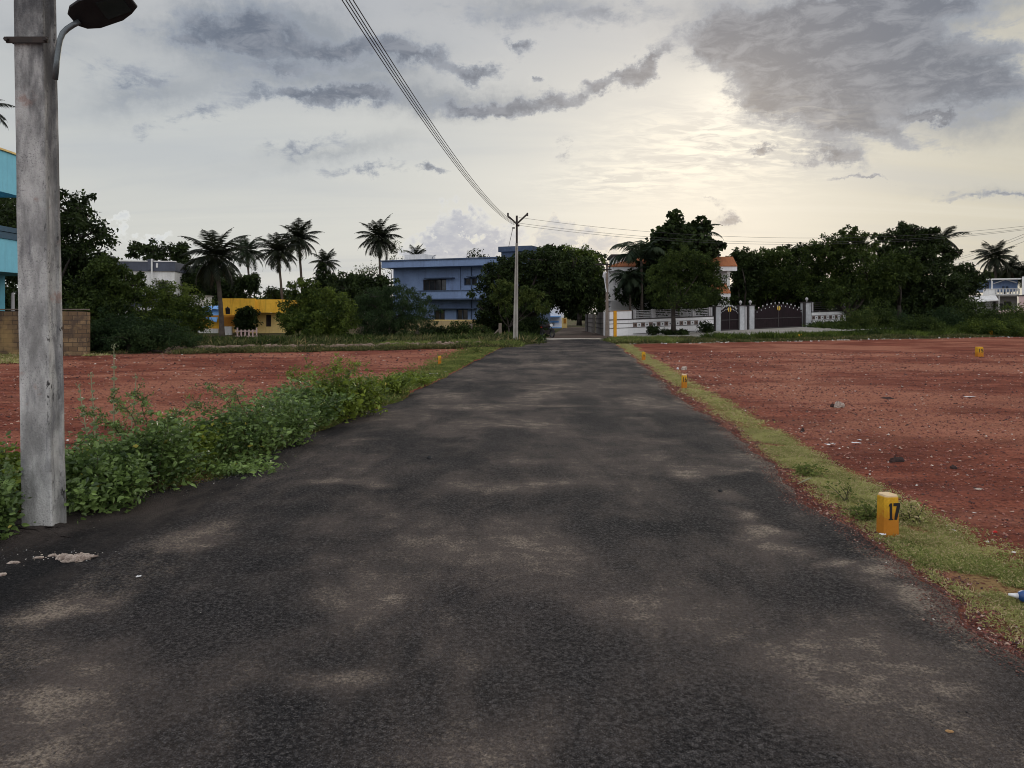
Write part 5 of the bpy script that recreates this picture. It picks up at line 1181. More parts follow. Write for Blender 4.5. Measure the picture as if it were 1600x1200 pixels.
palm('coconut palm with shaggy crown at the left end of the blue house', 595, 500, 74, 592, 372, 33, 26, 'palm', .14, elmin=-.8)
palm('coconut palm showing only a few raised fronds above the blue house roof', 650, 480, 90, 650, 400, 20, 7, 'palm', .12, elmax=1.45, elmin=.5, curve=.9)
palm('palm whose frond tips show at the left edge above the turquoise building', -12, 500, 30, -34, 172, 40, 18, 'palm', .14)
tree('thin twiggy tree beside the shaggy palm near the blue house', 612, 480, 80, .1, [(612, 382, 14, 14), (618, 395, 12, 14), (585, 420, 30, 10), (565, 425, 16, 6)], 900, .2, 'leaf_spray', ncl=40, clump=.35)
tree('distant twiggy treetop just above the roof of the blue house', 743, 470, 92, .12, [(735, 400, 9, 8), (746, 396, 10, 9), (757, 402, 9, 6)], 420, .22, 'leaf_dark', ncl=26, clump=.4)
tree('dark spreading tree behind the shrubs left of the blue house', 560, 500, 62, .25, [(520, 446, 30, 18), (555, 440, 30, 14), (585, 448, 34, 18), (560, 462, 50, 24), (502, 440, 18, 16), (505, 420, 8, 8)], 9000, .28, 'leaf_dark')
tree('mid green bushy neem tree with open edges right of the yellow house', 495, 550, 40, .13, [(480, 455, 30, 18), (510, 470, 36, 22), (470, 485, 30, 26), (525, 495, 34, 26), (490, 510, 52, 28), (455, 500, 16, 22)], 14000, .16, 'leaf_green', clump=.22, aspect=.4)
tree('wide drooping feathery bush in front of the left end of the blue house', 612, 550, 44, .14, [(600, 462, 44, 22), (640, 470, 36, 24), (575, 478, 34, 26), (650, 495, 36, 24), (610, 500, 60, 30), (580, 508, 34, 24)], 19000, .12, 'leaf_feather', cat='shrub', name='feathery_bush', clump=.2, aspect=.3, droop=.5, up=-.2)
tree('low dark shrub between the feathery bush and the buff boundary wall', 690, 548, 45.5, .06, [(675, 520, 22, 12), (700, 522, 26, 12)], 3500, .12, 'leaf_dark', cat='shrub', name='low_shrub')
tree('small leafy shrub before the buff boundary wall left of the far electric pole', 727, 548, 45, .05, [(718, 515, 16, 13), (735, 520, 16, 12), (752, 522, 14, 12)], 3500, .12, 'leaf_mid', cat='shrub', name='low_shrub')
tree('huge dark spreading tree overhanging the lane in the middle of the view', 822, 530, 53, .42, [(800, 425, 44, 26), (850, 408, 44, 26), (885, 425, 44, 30), (780, 450, 40, 30), (830, 450, 50, 36), (880, 450, 46, 32), (915, 446, 30, 30), (765, 485, 28, 28), (800, 492, 36, 26), (832, 470, 40, 22), (905, 470, 30, 14), (862, 388, 18, 10), (790, 505, 34, 30), (815, 510, 20, 24), (770, 512, 34, 20), (800, 520, 36, 14), (828, 508, 14, 14), (890, 474, 36, 12)], 34000, .22, 'leaf_dark', clump=.24, fork=.8)
tree('lighter green tree rising behind the right side of the huge dark tree', 905, 500, 64, .2, [(890, 402, 26, 16), (912, 412, 26, 20), (925, 432, 20, 22), (935, 452, 14, 20), (900, 430, 30, 24)], 10000, .24, 'leaf_green')
tree('twiggy dark tree between the lane and the tiled white house', 935, 495, 70, .12, [(922, 408, 16, 10), (938, 402, 10, 8), (935, 418, 16, 10)], 1300, .24, 'leaf_dark', ncl=40)
tree('young tree with bright green sprays in front of the huge dark tree', 795, 533, 48, .07, [(788, 448, 16, 10), (785, 465, 16, 12), (820, 458, 10, 10), (838, 466, 14, 12), (842, 480, 16, 8), (795, 482, 14, 10), (812, 472, 10, 8)], 4200, .2, 'leaf_spray', clump=.3, aspect=.35, ncl=50, name='young_tree')
tree('dark thicket at the back of the lane under the huge tree', 908, 515, 74, .1, [(904, 490, 18, 18), (912, 500, 14, 14), (900, 476, 20, 14)], 5000, .26, 'leaf_dark', cat='shrub', name='thicket')
tree('pale leafed shrub in front of the grey lane wall', 938, 515, 56, .05, [(938, 480, 9, 12), (935, 470, 7, 10)], 700, .2, 'leaf_mid', cat='shrub', name='small_shrub')

# bare stems under the big tree
# right side
palm('tall slim royal palm with arching fronds in front of the tiled white house', 1003, 512, 56, 1002, 408, 56, 10, 'palm_green', .13, hang=1.0, elmax=1.5, elmin=.85, curve=2.3, leafl=.27, name='royal_palm')
palm('low dark areca palm drooping over the left end of the white compound wall', 985, 512, 55.5, 984, 436, 32, 22, 'palm_green', .1, hang=1.1, elmax=1.2, elmin=-.6, curve=2.0, name='areca_palm')
palm('palm whose fronds stick out to the right of the broad leafed dark tree', 1085, 505, 58, 1085, 372, 44, 12, 'palm_green', .12, hang=.9, elmax=1.0, elmin=.1, curve=1.7, leafl=.22, name='royal_palm')
tree('tall dark broad leafed tree with a pointed top in front of the tiled white house', 1058, 512, 57.5, .2, [(1055, 345, 14, 16), (1050, 368, 26, 20), (1080, 362, 26, 14), (1095, 350, 10, 8), (1070, 385, 40, 22), (1030, 392, 24, 22), (1105, 388, 26, 14), (1060, 410, 50, 26), (1020, 430, 22, 40)], 9000, .34, 'leaf_dark', clump=.26, aspect=.75)
tree('rounded green neem tree growing through the white compound wall pavement', 1052, 522, 50.5, .16, [(1065, 405, 28, 20), (1100, 415, 26, 20), (1040, 430, 28, 26), (1080, 440, 40, 28), (1112, 440, 22, 22), (1030, 455, 24, 18), (1065, 465, 48, 20), (1105, 462, 26, 16)], 20000, .17, 'leaf_mid', clump=.22, aspect=.35, fork=.75)
tree('dark climbing tree standing behind the small gate', 1160, 505, 62, .16, [(1155, 405, 18, 16), (1165, 430, 24, 24), (1158, 455, 22, 20), (1175, 410, 20, 14)], 7000, .24, 'leaf_dark')
tree('dark green tree behind the left half of the large gate', 1200, 505, 64, .2, [(1190, 402, 22, 16), (1215, 400, 22, 16), (1200, 425, 40, 26), (1190, 455, 36, 24), (1225, 440, 30, 30)], 12000, .22, 'leaf_mid')
tree('tree with pale flowering tips behind the right half of the large gate', 1240, 505, 66, .2, [(1232, 395, 14, 12), (1255, 398, 20, 14), (1245, 425, 34, 26), (1260, 455, 34, 26)], 10000, .22, 'leaf_dark')
tree('tall leafy tree with rounded top right of the large gate, trunk by wall end', 1326, 511, 60, .24, [(1330, 370, 22, 20), (1300, 385, 30, 22), (1345, 385, 24, 24), (1280, 400, 26, 20), (1325, 410, 44, 28), (1285, 430, 34, 28), (1340, 440, 50, 28), (1300, 460, 44, 22), (1370, 450, 34, 24)], 24000, .2, 'leaf_mid', clump=.24)
tree('broad very dark tree, tallest mass on the right side', 1430, 515, 63, .34, [(1425, 365, 24, 18), (1400, 378, 30, 18), (1445, 375, 26, 18), (1385, 400, 30, 22), (1430, 405, 50, 30), (1475, 400, 24, 24), (1400, 440, 40, 30), (1450, 445, 50, 34), (1430, 480, 60, 34), (1480, 460, 24, 30), (1495, 395, 12, 6)], 26000, .26, 'leaf_dark', clump=.26)
tree('green leafy tree between the tall rounded tree and the very dark tree', 1405, 515, 60, .18, [(1398, 408, 24, 14), (1415, 425, 26, 18), (1385, 430, 26, 20), (1425, 412, 14, 8)], 6000, .22, 'leaf_mid')
tree('small dark tree with thin trunk before the distant blue balcony house', 1512, 505, 66, .12, [(1505, 425, 18, 12), (1515, 440, 24, 14), (1495, 445, 18, 20), (1530, 436, 12, 8), (1505, 455, 22, 10)], 6500, .22, 'leaf_dark')
palm('windblown coconut palm behind the top right of the very dark tree', 1474, 500, 78, 1474, 374, 30, 14, 'palm', .14, wind=0.9, elmax=1.3, elmin=-.5)
palm('coconut palm standing clear against the sky above the distant balcony house', 1556, 470, 105, 1555, 402, 29, 26, 'palm', .16, elmin=-.8)
palm('lower dark coconut palm right of the clear standing palm', 1578, 470, 112, 1578, 418, 20, 18, 'palm', .16)
palm('coconut palm cut by the right edge of the view', 1600, 470, 112, 1600, 424, 26, 18, 'palm', .16)
tree('distant green treetops behind the roof of the blue balcony house', 1570, 480, 115, .2, [(1550, 432, 18, 8), (1578, 430, 20, 8), (1598, 432, 16, 8)], 3500, .35, 'leaf_mid')
shr = [(1345, 500, 26, 20, 'leaf_spray', 'bright green shrub at the foot of the tall rounded tree'), (1372, 495, 24, 26, 'leaf_mid', 'leafy shrub left of the very dark tree base'), (1400, 505, 26, 20, 'leaf_feather', 'dull green weedy shrub under the very dark tree'),
       (1440, 508, 30, 14, 'leaf_mid', 'low shrub in the middle below the very dark tree'), (1480, 502, 26, 20, 'leaf_feather', 'grey green shrub right of the very dark tree base'), (1515, 495, 30, 26, 'leaf_mid', 'rounded shrub below the small tree with thin trunk'),
       (1550, 500, 30, 22, 'leaf_mid', 'dense shrub below the middle of the balcony house'), (1585, 498, 30, 26, 'leaf_green', 'bright leafy shrub at the right edge below the pink house'), (1530, 512, 30, 14, 'leaf_green', 'low green shrub just left of the far yellow marker'),
       (1575, 513, 30, 13, 'leaf_green', 'low green shrub just right of the far yellow marker')]
for i, (a, b_, c, d, m_, lab) in enumerate(shr):
    tree(lab, a, 525, 53.5 - (3 if b_ > 507 else 0) + (i % 3) * .5, .05, [(a, b_, c, d), (a - c * .4, b_ + d * .4, c * .8, d * .7), (a + c * .45, b_ + d * .3, c * .7, d * .8)], 4200, .14, m_, cat='shrub', name='shrub', group='shrubs along the right side beyond the plot', aspect=.4)
for a, b_, c, d, lab in ((1020, 516, 9, 7, 'small dark hedge plant against the white wall, left of the neem trunk'), (1042, 519, 10, 4, 'low flat hedge plant at the foot of the neem trunk'), (1065, 519, 10, 4, 'low hedge plant just right of the neem trunk'), (1103, 512, 13, 10, 'large rounded dark shrub at the wall beside the small gate')):
    tree(lab, a, 522, 50.0 if a < 1090 else 52.3, .03, [(a, b_, c, d), (a + c * .4, b_ + d * .2, c * .6, d * .7)], 1800, .11, 'leaf_dark', cat='shrub', name='hedge_plant', limbs=False, aspect=.6, zb=float(rise(51)) - .05)
tree('dark clipped bush filling the gap of the yellow house front', 385, 530, 50.5, .06, [(385, 488, 12, 9), (386, 505, 17, 12), (376, 499, 9, 14), (394, 494, 9, 12), (380, 510, 12, 10)], 5000, .16, 'leaf_dark', cat='shrub', name='clipped_bush', limbs=False)
tree('tree seen through the open balcony of the turquoise building', 5, 560, 44, .25, [(8, 330, 40, 30), (-20, 350, 40, 36), (15, 360, 30, 24), (10, 250, 14, 8), (0, 462, 40, 30), (-10, 290, 30, 40)], 7000, .24, 'leaf_dark')

tree('dark tree filling the space behind the areca palm at the tiled house front', 1000, 512, 57.2, .12, [(1000, 440, 30, 22), (985, 455, 24, 22), (1015, 465, 34, 22), (1040, 470, 30, 20), (1100, 470, 34, 22)], 9000, .22, 'leaf_dark', fork=.7)
tree('dark shrubbery tree behind the small gate and tiled porch', 1140, 508, 63, .1, [(1140, 470, 26, 18), (1115, 478, 22, 14)], 4000, .2, 'leaf_dark', limbs=False)
tree('dark tree filling the view behind the large gate', 1220, 505, 68, .16, [(1195, 470, 34, 22), (1235, 470, 34, 24), (1265, 475, 24, 22)], 9000, .24, 'leaf_dark')

tree('dark shrub at the foot of the huge tree just behind the motorcycle', 840, 526, 50.5, .05, [(838, 508, 18, 16), (850, 516, 13, 11), (822, 512, 18, 16)], 5000, .13, 'leaf_dark', cat='shrub', name='low_shrub', limbs=False)
# ------------------------------------------------------------------ ground cover
def gz(X, Y): return ground_h(np.asarray(X, float), np.asarray(Y, float))
def cover(name, mat, X, Y, h, wd, per=5, spread=.05, up=1.6, kind='stuff', lift=0.0):
    n = len(X); Z = gz(X, Y) + lift; P = np.repeat(np.stack([X, Y, Z], 1), per, 0) + rng.normal(size=(n * per, 3)) * [spread, spread, 0.004]
    hh = np.repeat(np.broadcast_to(h, (n,)), per) * rng.uniform(.5, 1.3, n * per)
    A = rng.normal(size=(n * per, 3)) * [1, 1, .4]; A[:, 2] = np.abs(A[:, 2]) + up
    b = MB(); b.add(*leaf_geo(P, hh, np.repeat(np.broadcast_to(wd, (n,)), per), rng, A=A, droop=.25)); o = b.build(name, M[mat]); tag(o, kind=kind); return o
# right verge: creeping grass between road edge and plot
def verge(n, y0, y1, p=1.0):
    Y = y0 + (y1 - y0) * rng.random(n) ** p; c = 2.52 + .088 * Y + .30 * (vnoise(Y * .55, Y * 0 + 3, 21, 3) - .5)
    hw = .10 + .24 * vnoise(Y * .5, Y * 0 + 8, 25, 3); X = c + hw * np.clip(rng.normal(size=n) * .62, -1.7, 1.7)
    keep = (X > XR(Y) + .05) & (vnoise(X * 2.6, Y * 2.6, 41, 4) > .31); return X[keep], Y[keep]
X, Y = verge(42000, 3.0, 10, .9); cover('grass', 'grass', X, Y, .030, .006, 4, .02, .55)
X, Y = verge(9000, 3.4, 6.2); s_ = vnoise(X * 1.6, Y * 1.6, 63, 2) > .5; cover('grass', 'grass_green', X[s_], Y[s_], .032, .007, 4, .02, .7)
X, Y = verge(12000, 10, 42, .8); cover('grass', 'grass', X, Y, .05, .014, 4, .04, .6)
# grass along the left verge of the far half and at the plot corners
Y = rng.uniform(10.5, 43, 9000); X = XL(Y) - .06 - np.abs(rng.normal(size=9000)) * (.28 + .012 * Y); cover('grass', 'grass_green', X, Y, .11, .022, 4, .05, 1.2)
# far strip of weeds along the left and the right plots
def strip(n, x0, x1, off0, off1, base=35.0):
    X = rng.uniform(x0, x1, n); Y = base + .42 * X + rng.uniform(off0, off1, n) + 1.0 * (vnoise(X * .7, X * 0, 91, 3) - .5); return X, Y
X, Y = strip(15000, -13.5, .0, -1.2, 4.5); k = vnoise(X * .8, Y * .8, 13, 3) > .36; cover('weeds', 'weed_far', X[k], Y[k], .30 * (.4 + vnoise(X[k] * 1.3, Y[k] * 1.3, 19, 2)), .035, 5, .12, 1.1)
X, Y = strip(11000, -6, .3, -.5, 3.0); k = vnoise(X * .9, Y * .9, 113, 3) > .48; cover('weeds', 'grass_green', X[k], Y[k], .38, .04, 5, .12, 1.3)
X, Y = strip(16000, 5.6, 40, 0.2, 5.0, 35.2); k = vnoise(X * .5, Y * .5, 17, 3) > .33; cover('weeds', 'weed_far', X[k], Y[k], .30 * (.3 + 1.2 * vnoise(X[k] * .5, Y[k] * .5, 29, 2)), .04, 5, .14, 1.1)
X, Y = strip(8000, 11, 40, 1.5, 5.0, 35.2); k = vnoise(X * .45, Y * .45, 37, 3) > .52; cover('weeds', 'leaf_green', X[k], Y[k], .62, .05, 6, .2, 1.2)
X, Y = strip(5000, 5.7, 9.5, 0.5, 5.5, 35.2); cover('weeds', 'grass_green', X, Y, .33, .035, 5, .12, 1.1)
# undergrowth deeper in, hiding where the shrubs meet the ground
X, Y = strip(15000, -24, 2.0, 3.4, 12.0); k = (X < 1.4) & (vnoise(X * .7, Y * .7, 45, 3) > .42); cover('undergrowth', 'leaf_mid', X[k], Y[k], .25 + 1.1 * np.clip(vnoise(X[k] * .6, Y[k] * .6, 48, 3) - .3, 0, 1), .07, 6, .25, 1.0)
X, Y = strip(5000, -24, 1.2, 2.0, 9.0); k = vnoise(X * 1.1, Y * 1.1, 145, 3) > .56; cover('weeds', 'weed_far', X[k], Y[k], .65, .05, 6, .22, 1.2)
X, Y = strip(9000, 24, 60, 4.0, 14.0); cover('undergrowth', 'leaf_mid', X, Y, .8, .08, 6, .3, .8)
X = rng.uniform(-22, -15.5, 5000); Y = rng.uniform(23, 31, 5000); k = vnoise(X * .6, Y * .6, 5, 3) > .5; cover('weeds', 'grass', X[k], Y[k], .16, .03, 4, .1, .9)

# a belt of far trees and scrub that reads as one mass behind the houses
def belt(name, n, x0, x1, y0, y1, top, mat, s=.4):
    X = rng.uniform(x0, x1, n); Y = rng.uniform(y0, y1, n); hh = top * (.55 + .75 * vnoise(X * .22, Y * .1, 61, 4)); Z = rise(Y) + hh * rng.random(n) ** .6
    b = MB(); b.add(*leaf_geo(np.stack([X, Y, Z], 1), s, s * .6, rng)); tag(b.build(name, M[mat]), kind='stuff')
belt('treeline', 18000, 27, 54, 84, 92, 2.9, 'leaf_dark')
belt('treeline', 26000, -75, -8, 88, 98, 2.6, 'leaf_dark')
belt('treeline', 11000, 1, 16, 88, 100, 5.0, 'leaf_dark')
belt('undergrowth', 9000, 30, 42, 64, 68, 1.7, 'leaf_dark', .25)

# gravel: loose stones, thicker near the camera and along the edges
def stones(name, X, Y, s, mat, flat=.6):
    n = len(X); base = np.array([(1, 0, 0), (-1, 0, 0), (0, 1, 0), (0, -1, 0), (0, 0, 1), (0, 0, -1)], float)
    F = np.array([[0, 2, 4], [2, 1, 4], [1, 3, 4], [3, 0, 4], [2, 0, 5], [1, 2, 5], [3, 1, 5], [0, 3, 5]])
    V = base[None] * rng.uniform(.55, 1.3, (n, 6, 1)) * s[:, None, None]; V[:, :, 2] *= flat
    V += rng.normal(size=V.shape) * s[:, None, None] * .18
    a = rng.uniform(0, 6.28, n); ca, sa = np.cos(a)[:, None], np.sin(a)[:, None]
    x = V[:, :, 0] * ca - V[:, :, 1] * sa; y = V[:, :, 0] * sa + V[:, :, 1] * ca
    zb = np.where((X > XL(Y)) & (X < XR(Y)), .004, gz(X, Y))
    V = np.stack([x + X[:, None], y + Y[:, None], V[:, :, 2] + zb[:, None] + s[:, None] * .2], -1)
    b = MB(); b.add(V.reshape(-1, 3), (F[None] + 6 * np.arange(n)[:, None, None]).reshape(-1, 3)); o = b.build(name, M[mat]); tag(o, kind='stuff'); return o
def gravmat(name, cols):
    m, t = newmat(name); isl = t.n('ShaderNodeNewGeometry').outputs['Random Per Island']
    r_ = t.n('ShaderNodeValToRGB', {0: isl}); r_.color_ramp.interpolation = 'CONSTANT'
    e = r_.color_ramp.elements; e[0].position = 0; e[0].color = cols[0][1]; e[1].position = cols[1][0]; e[1].color = cols[1][1]
    for p_, c_ in cols[2:]: q = e.new(p_); q.color = c_
    finish(t, r_.outputs[0], .9); return m
M['gravel_red'] = gravmat('gravel_red', [(0, (.20, .07, .055, 1)), (.4, (.12, .045, .04, 1)), (.62, (.30, .13, .10, 1)), (.8, (.07, .035, .032, 1)), (.92, (.42, .28, .22, 1)), (.985, (.62, .58, .54, 1))])
M['gravel_black'] = gravmat('gravel_black', [(0, (.025, .025, .027, 1)), (.5, (.045, .043, .043, 1)), (.8, (.09, .085, .08, 1)), (.96, (.2, .18, .16, 1)), (.99, (.5, .48, .45, 1))])
M['gravel_verge'] = gravmat('gravel_verge', [(0, (.13, .055, .045, 1)), (.35, (.08, .042, .036, 1)), (.6, (.20, .10, .075, 1)), (.78, (.05, .03, .03, 1)), (.93, (.33, .22, .18, 1)), (.992, (.6, .56, .52, 1))])
n = 48000; Y = 2.9 * (30 / 2.9) ** rng.random(n); X = XR(Y) + .02 + rng.random(n) ** 1.5 * (1.2 + .75 * Y); k = (np.abs(X - 2.52 - .088 * Y) > .2) | (rng.random(n) < .15); X, Y = X[k], Y[k]; n = len(X); stones('gravel', X, Y, rng.uniform(.3, 1.2, n) ** 2 * (.006 + .0009 * Y), 'gravel_red')
n = 26000; Y = 2.9 * (24 / 2.9) ** rng.random(n); X = XR(Y) - .22 + (rng.random(n) + rng.random(n)) * .26; stones('gravel', X, Y, rng.uniform(.35, 1.25, n) * .0058, 'gravel_verge')
n = 12000; Y = 8 * (34 / 8.) ** rng.random(n); X = XL(Y) - .4 - rng.random(n) * (.62 * Y); stones('gravel', X, Y, rng.uniform(.4, 1.2, n) ** 2 * (.006 + .0011 * Y), 'gravel_red')
n = 14000; Y = rng.uniform(3.4, 9.5, n); X = XL(Y) - .15 + np.abs(rng.normal(size=n)) * .42; stones('gravel', X, Y, rng.uniform(.4, 1.3, n) * .006, 'gravel_black')
n = 1500; Y = 2.3 * (14 / 2.3) ** rng.random(n); X = rng.uniform(-2.4, 2.2, n); stones('gravel', X, Y, rng.uniform(.3, 1.1, n) * .0045, 'gravel_black')
# pale scraps and stones strewn along the plot edges
M['scraps'] = gravmat('pale_scraps', [(0, (.55, .52, .5, 1)), (.5, (.42, .36, .3, 1)), (.8, (.7, .7, .72, 1))])
X, Y = strip(420, -13, 38, -1.0, 1.2); k = (X < -.3) | (X > 6); stones('rubble', X[k], Y[k], rng.uniform(.02, .075, k.sum()), 'scraps', .6)
n = 100; Y = 3.6 * (30 / 3.6) ** rng.random(n); X = XR(Y) + .1 + rng.random(n) * (1 + .7 * Y); stones('rubble', X, Y, rng.uniform(.3, 1, n) * (.010 + .0018 * Y), 'scraps', .35)
# asphalt heaped against the foot of the near pole
hm = MB(); k = 40; th = np.arange(k) * 2 * math.pi / k; prof = [(.44, -.03), (.36, .008), (.27, .032), (.18, .05), (.1, .06)]
V = np.concatenate([np.stack([NP[0] - .02 + r_ * 1.15 * np.cos(th), NP[1] - .14 + r_ * .8 * np.sin(th), np.full(k, z)], 1) for r_, z in prof]); V += rng.normal(size=V.shape) * [.016, .016, .006]
q = np.array([[i * k + j, i * k + (j + 1) % k, (i + 1) * k + (j + 1) % k, (i + 1) * k + j] for i in range(4) for j in range(k)])
hm.add(V, [q, np.array([list(range(4 * k, 5 * k))])]); tag(hm.build('asphalt_heap', M['bitumen'], smooth=True), kind='stuff')

# ------------------------------------------------------------------ roadside bushes on the left
def bush(label, px, py, wpx, hpx, n=2600, leaf=.05, mat='leaf_near', stems=16, name='weed_bush', asp=.55, near=True, dY=0):
    x, Y = G(px, py); Y += dY; x = (px - 800) * Y / FPX; k = Y / FPX; w_, h_ = wpx * k, hpx * k
    t = thing(name, label, 'bush', (x, Y, -.02), group='weedy bushes along the left road edge')
    sb = MB(); tips = []
    for i in range(stems):
        a = rng.uniform(0, 6.28); r_ = rng.random() ** .5; b0 = np.array([r_ * .35 * w_ * math.cos(a), r_ * .35 * w_ * .8 * math.sin(a), 0])
        t_ = b0 * rng.uniform(1.3, 2.3) + [rng.normal() * .06, rng.normal() * .06, h_ * rng.uniform(.55, 1.0) * (1.05 - .35 * r_)]
        m_ = (b0 + t_) / 2 + rng.normal(size=3) * .05 * h_; m_[2] += .08 * h_
        q = np.linspace(0, 1, 7)[:, None]; P = b0 * (1 - q) ** 2 + 2 * m_ * q * (1 - q) + t_ * q * q
        sb.tube(P, np.linspace(.006, .002, 7), 5); tips.append(P)
    sb.build('stems', M['stem'], t)
    tips = np.array(tips); lb = MB()
    i = rng.integers(0, stems, n); s = rng.uniform(.12, 1.0, n) ** .8 * 6; i0 = np.floor(s).astype(int).clip(0, 5); f_ = (s - i0)[:, None]
    P = tips[i, i0] * (1 - f_) + tips[i, i0 + 1] * f_
    P = P + rng.normal(size=(n, 3)) * [w_ * .085 + .02, w_ * .085 + .02, h_ * .06 + .01]; P[:, 2] = np.maximum(P[:, 2], .03)
    A = rng.normal(size=(n, 3)); A[:, 2] = A[:, 2] * .5 + .15; A[:, :2] += P[:, :2] / (w_ + 1e-6)
    L = leaf * (.35 + 1.15 * rng.random(n) ** 1.6) * rng.uniform(.85, 1.25); lb.add(*leaf_geo(P, L, L * asp, rng, near=near, A=A)); lb.build('foliage', M[mat], t); return t
BL = [(-52, 850, 100, 150, 'leaf_near', 'broad leafed weed bush cut off by the left edge in front of the pole'), (-14, 812, 80, 130, 'leaf_near2', 'yellow green weed bush at the left edge just behind the pole'), (-30, 790, 120, 120, 'leaf_near', 'weed bush at the left edge, the one farther from the road'),
      (135, 800, 90, 120, 'leaf_near', 'dark broad leafed bush immediately right of the concrete pole'), (185, 785, 90, 120, 'leaf_near', 'leafy bush second to the right of the concrete pole'), (150, 765, 110, 100, 'leaf_near', 'bush behind the two bushes next to the concrete pole'),
      (240, 768, 90, 132, 'leaf_near', 'dense green bush with light leaf tips, third right of the pole'), (285, 742, 70, 92, 'leaf_near2', 'bright green bush where the weed row steps back from the road'), (330, 728, 90, 97, 'leaf_near', 'rounded bush above the low creeping plant'),
      (380, 712, 90, 97, 'leaf_near', 'broad bush right of the low creeping plant'), (425, 698, 90, 97, 'leaf_near', 'dense bush left of the blue scrap by the road'), (470, 672, 90, 86, 'leaf_near', 'bush directly behind the blue scrap by the road'), (515, 655, 90, 80, 'leaf_near2', 'green bush below the tall feathery branch'),
      (565, 650, 80, 80, 'leaf_near2', 'last large bush before the road opens, leaning over the asphalt'), (445, 660, 110, 69, 'leaf_near', 'bush in the back row behind the weed row'), (600, 618, 60, 43, 'leaf_near2', 'small bush beyond the last large bush'), (640, 602, 50, 24, 'leaf_near2', 'low clump nearest the left plot marker')]
for a, b_, c, d, m_, lab in BL:
    Yb = 1808 / (b_ - 490); bush(lab, a, b_, c, d, 4200 if Yb < 8 else 3000, .047 if Yb < 9 else .058, m_, near=Yb < 9)
Yd = rng.uniform(4.6, 13, 2600); Xd = XL(Yd) - .25 - rng.random(2600) * .7; cover('dry_grass', 'grass', Xd, Yd, .22, .006, 3, .05, 2.2)
Yd = rng.uniform(4.6, 14, 5000); Xd = XL(Yd) - .05 + rng.normal(size=5000) * .10; cover('dry_grass', 'grass_green', Xd, Yd, .05, .010, 4, .04, .7)
bush('low creeping plant spreading over the asphalt edge', 345, 733, 130, 24, 1700, .045, 'leaf_near', 22, 'creeping_plant', .4)
# feathery thorn branches arching above the bushes
def thorn(label, px, py, pts, n=900, mat='leaf_near2', leaf=.035):
    x, Y = G(px, py); x = (px - 800) * Y / FPX; t = thing('thorn_shrub', label, 'shrub', (x, Y, 0)); sb = MB(); lb = MB()
    for pl in pts:
        P = np.array([W(a, b_, Y + rng.uniform(-.3, .3)) - [x, Y, 0] for a, b_ in pl]); q = np.linspace(0, len(P) - 1, 14); i0 = np.floor(q).astype(int).clip(0, len(P) - 2); f_ = (q - i0)[:, None]
        C = P[i0] * (1 - f_) + P[i0 + 1] * f_; C += rng.normal(size=C.shape) * .012; sb.tube(C, np.linspace(.009, .002, 14), 5)
        for j in range(3, 14):
            for _ in range(3):
                d = rng.normal(size=3) * [1, 1, .5]; d[2] += .15; d /= np.linalg.norm(d); L = rng.uniform(.10, .24) * Y / 11; e = C[j] + d * L
                sb.tube([C[j], (C[j] + e) / 2 + [0, 0, .01], e], [.003, .002, .001], 4)
                m_ = max(6, n // (len(pts) * 33)); s = rng.uniform(.1, 1.05, m_)[:, None]; Q = C[j] * (1 - s) + e * s + rng.normal(size=(m_, 3)) * .012 * Y / 11
                lb.add(*leaf_geo(Q, leaf * rng.uniform(.6, 1.2, m_), leaf * .4 * rng.uniform(.6, 1.2, m_), rng, up=.1))
    sb.build('stems', M['stem'], t); lb.build('foliage', M[mat], t)
thorn('feathery thorn shrub with a long branch arching up over the far bushes', 505, 652, [[(505, 650), (505, 605), (515, 585), (535, 562)], [(507, 650), (500, 610), (492, 590), (478, 572)], [(505, 650), (530, 600), (550, 580), (565, 570)], [(505, 650), (470, 600), (455, 585)], [(505, 650), (540, 620), (575, 605)], [(505, 645), (520, 600), (522, 575)]], 3800, 'leaf_near2', .045)
thorn('dark feathery thorn shrub behind the bushes right of the concrete pole', 235, 745, [[(240, 745), (225, 690), (200, 640), (170, 620)], [(240, 745), (235, 680), (222, 640), (215, 615)], [(242, 745), (248, 690), (255, 660), (285, 645)], [(240, 745), (210, 700), (170, 660), (130, 640)], [(240, 745), (260, 690), (262, 660)], [(238, 745), (200, 690), (185, 660)]], 4200, 'leaf_near', .035)
thorn('thin thorn branch leaning towards the red plot above the middle bushes', 375, 700, [[(378, 700), (370, 650), (345, 615), (318, 600)], [(378, 700), (375, 650), (372, 620), (360, 605)], [(378, 700), (350, 650), (312, 640), (302, 625)]], 1300, 'leaf_near', .035)
# pale milkweed stalks
def milk(label, px, py, top, base, n=9, dY=0):
    x, Y = G(px, py); Y += dY; x = (px - 800) * Y / FPX; t = thing('milkweed', label, 'plant', (x, Y, 0), group='pale milkweed stalks among the bushes')
    P = [W(a, b_, Y) - [x, Y, 0] for a, b_ in (base, ((base[0] + top[0]) / 2 + 1, (base[1] + top[1]) / 2), top)]; q = np.linspace(0, 1, 10)[:, None]
    C = P[0] * (1 - q) ** 2 + 2 * P[1] * q * (1 - q) + P[2] * q * q
    part(t, 'stem', M['stem_pale'], lambda b: b.tube(C, np.linspace(.009, .004, 10), 6)); lb = MB()
    for j in range(n):
        s = .35 + .62 * j / n; c = C[int(s * 9)]; a0 = j * 1.57
        for a in (a0, a0 + 3.14):
            A = np.array([[math.cos(a), math.sin(a) * .6, .75]]); lb.add(*leaf_geo(c[None], .075 * (1.15 - .5 * s), .042 * (1.15 - .5 * s), rng, near=True, A=A))
    lb.build('leaves', M['leaf_pale'], t)
    fb = MB(); Q = C[-1] + rng.normal(size=(26, 3)) * .016; fb.add(*leaf_geo(Q, .018, .014, rng)); fb.build('flower_head', M['leaf_pale'], t)
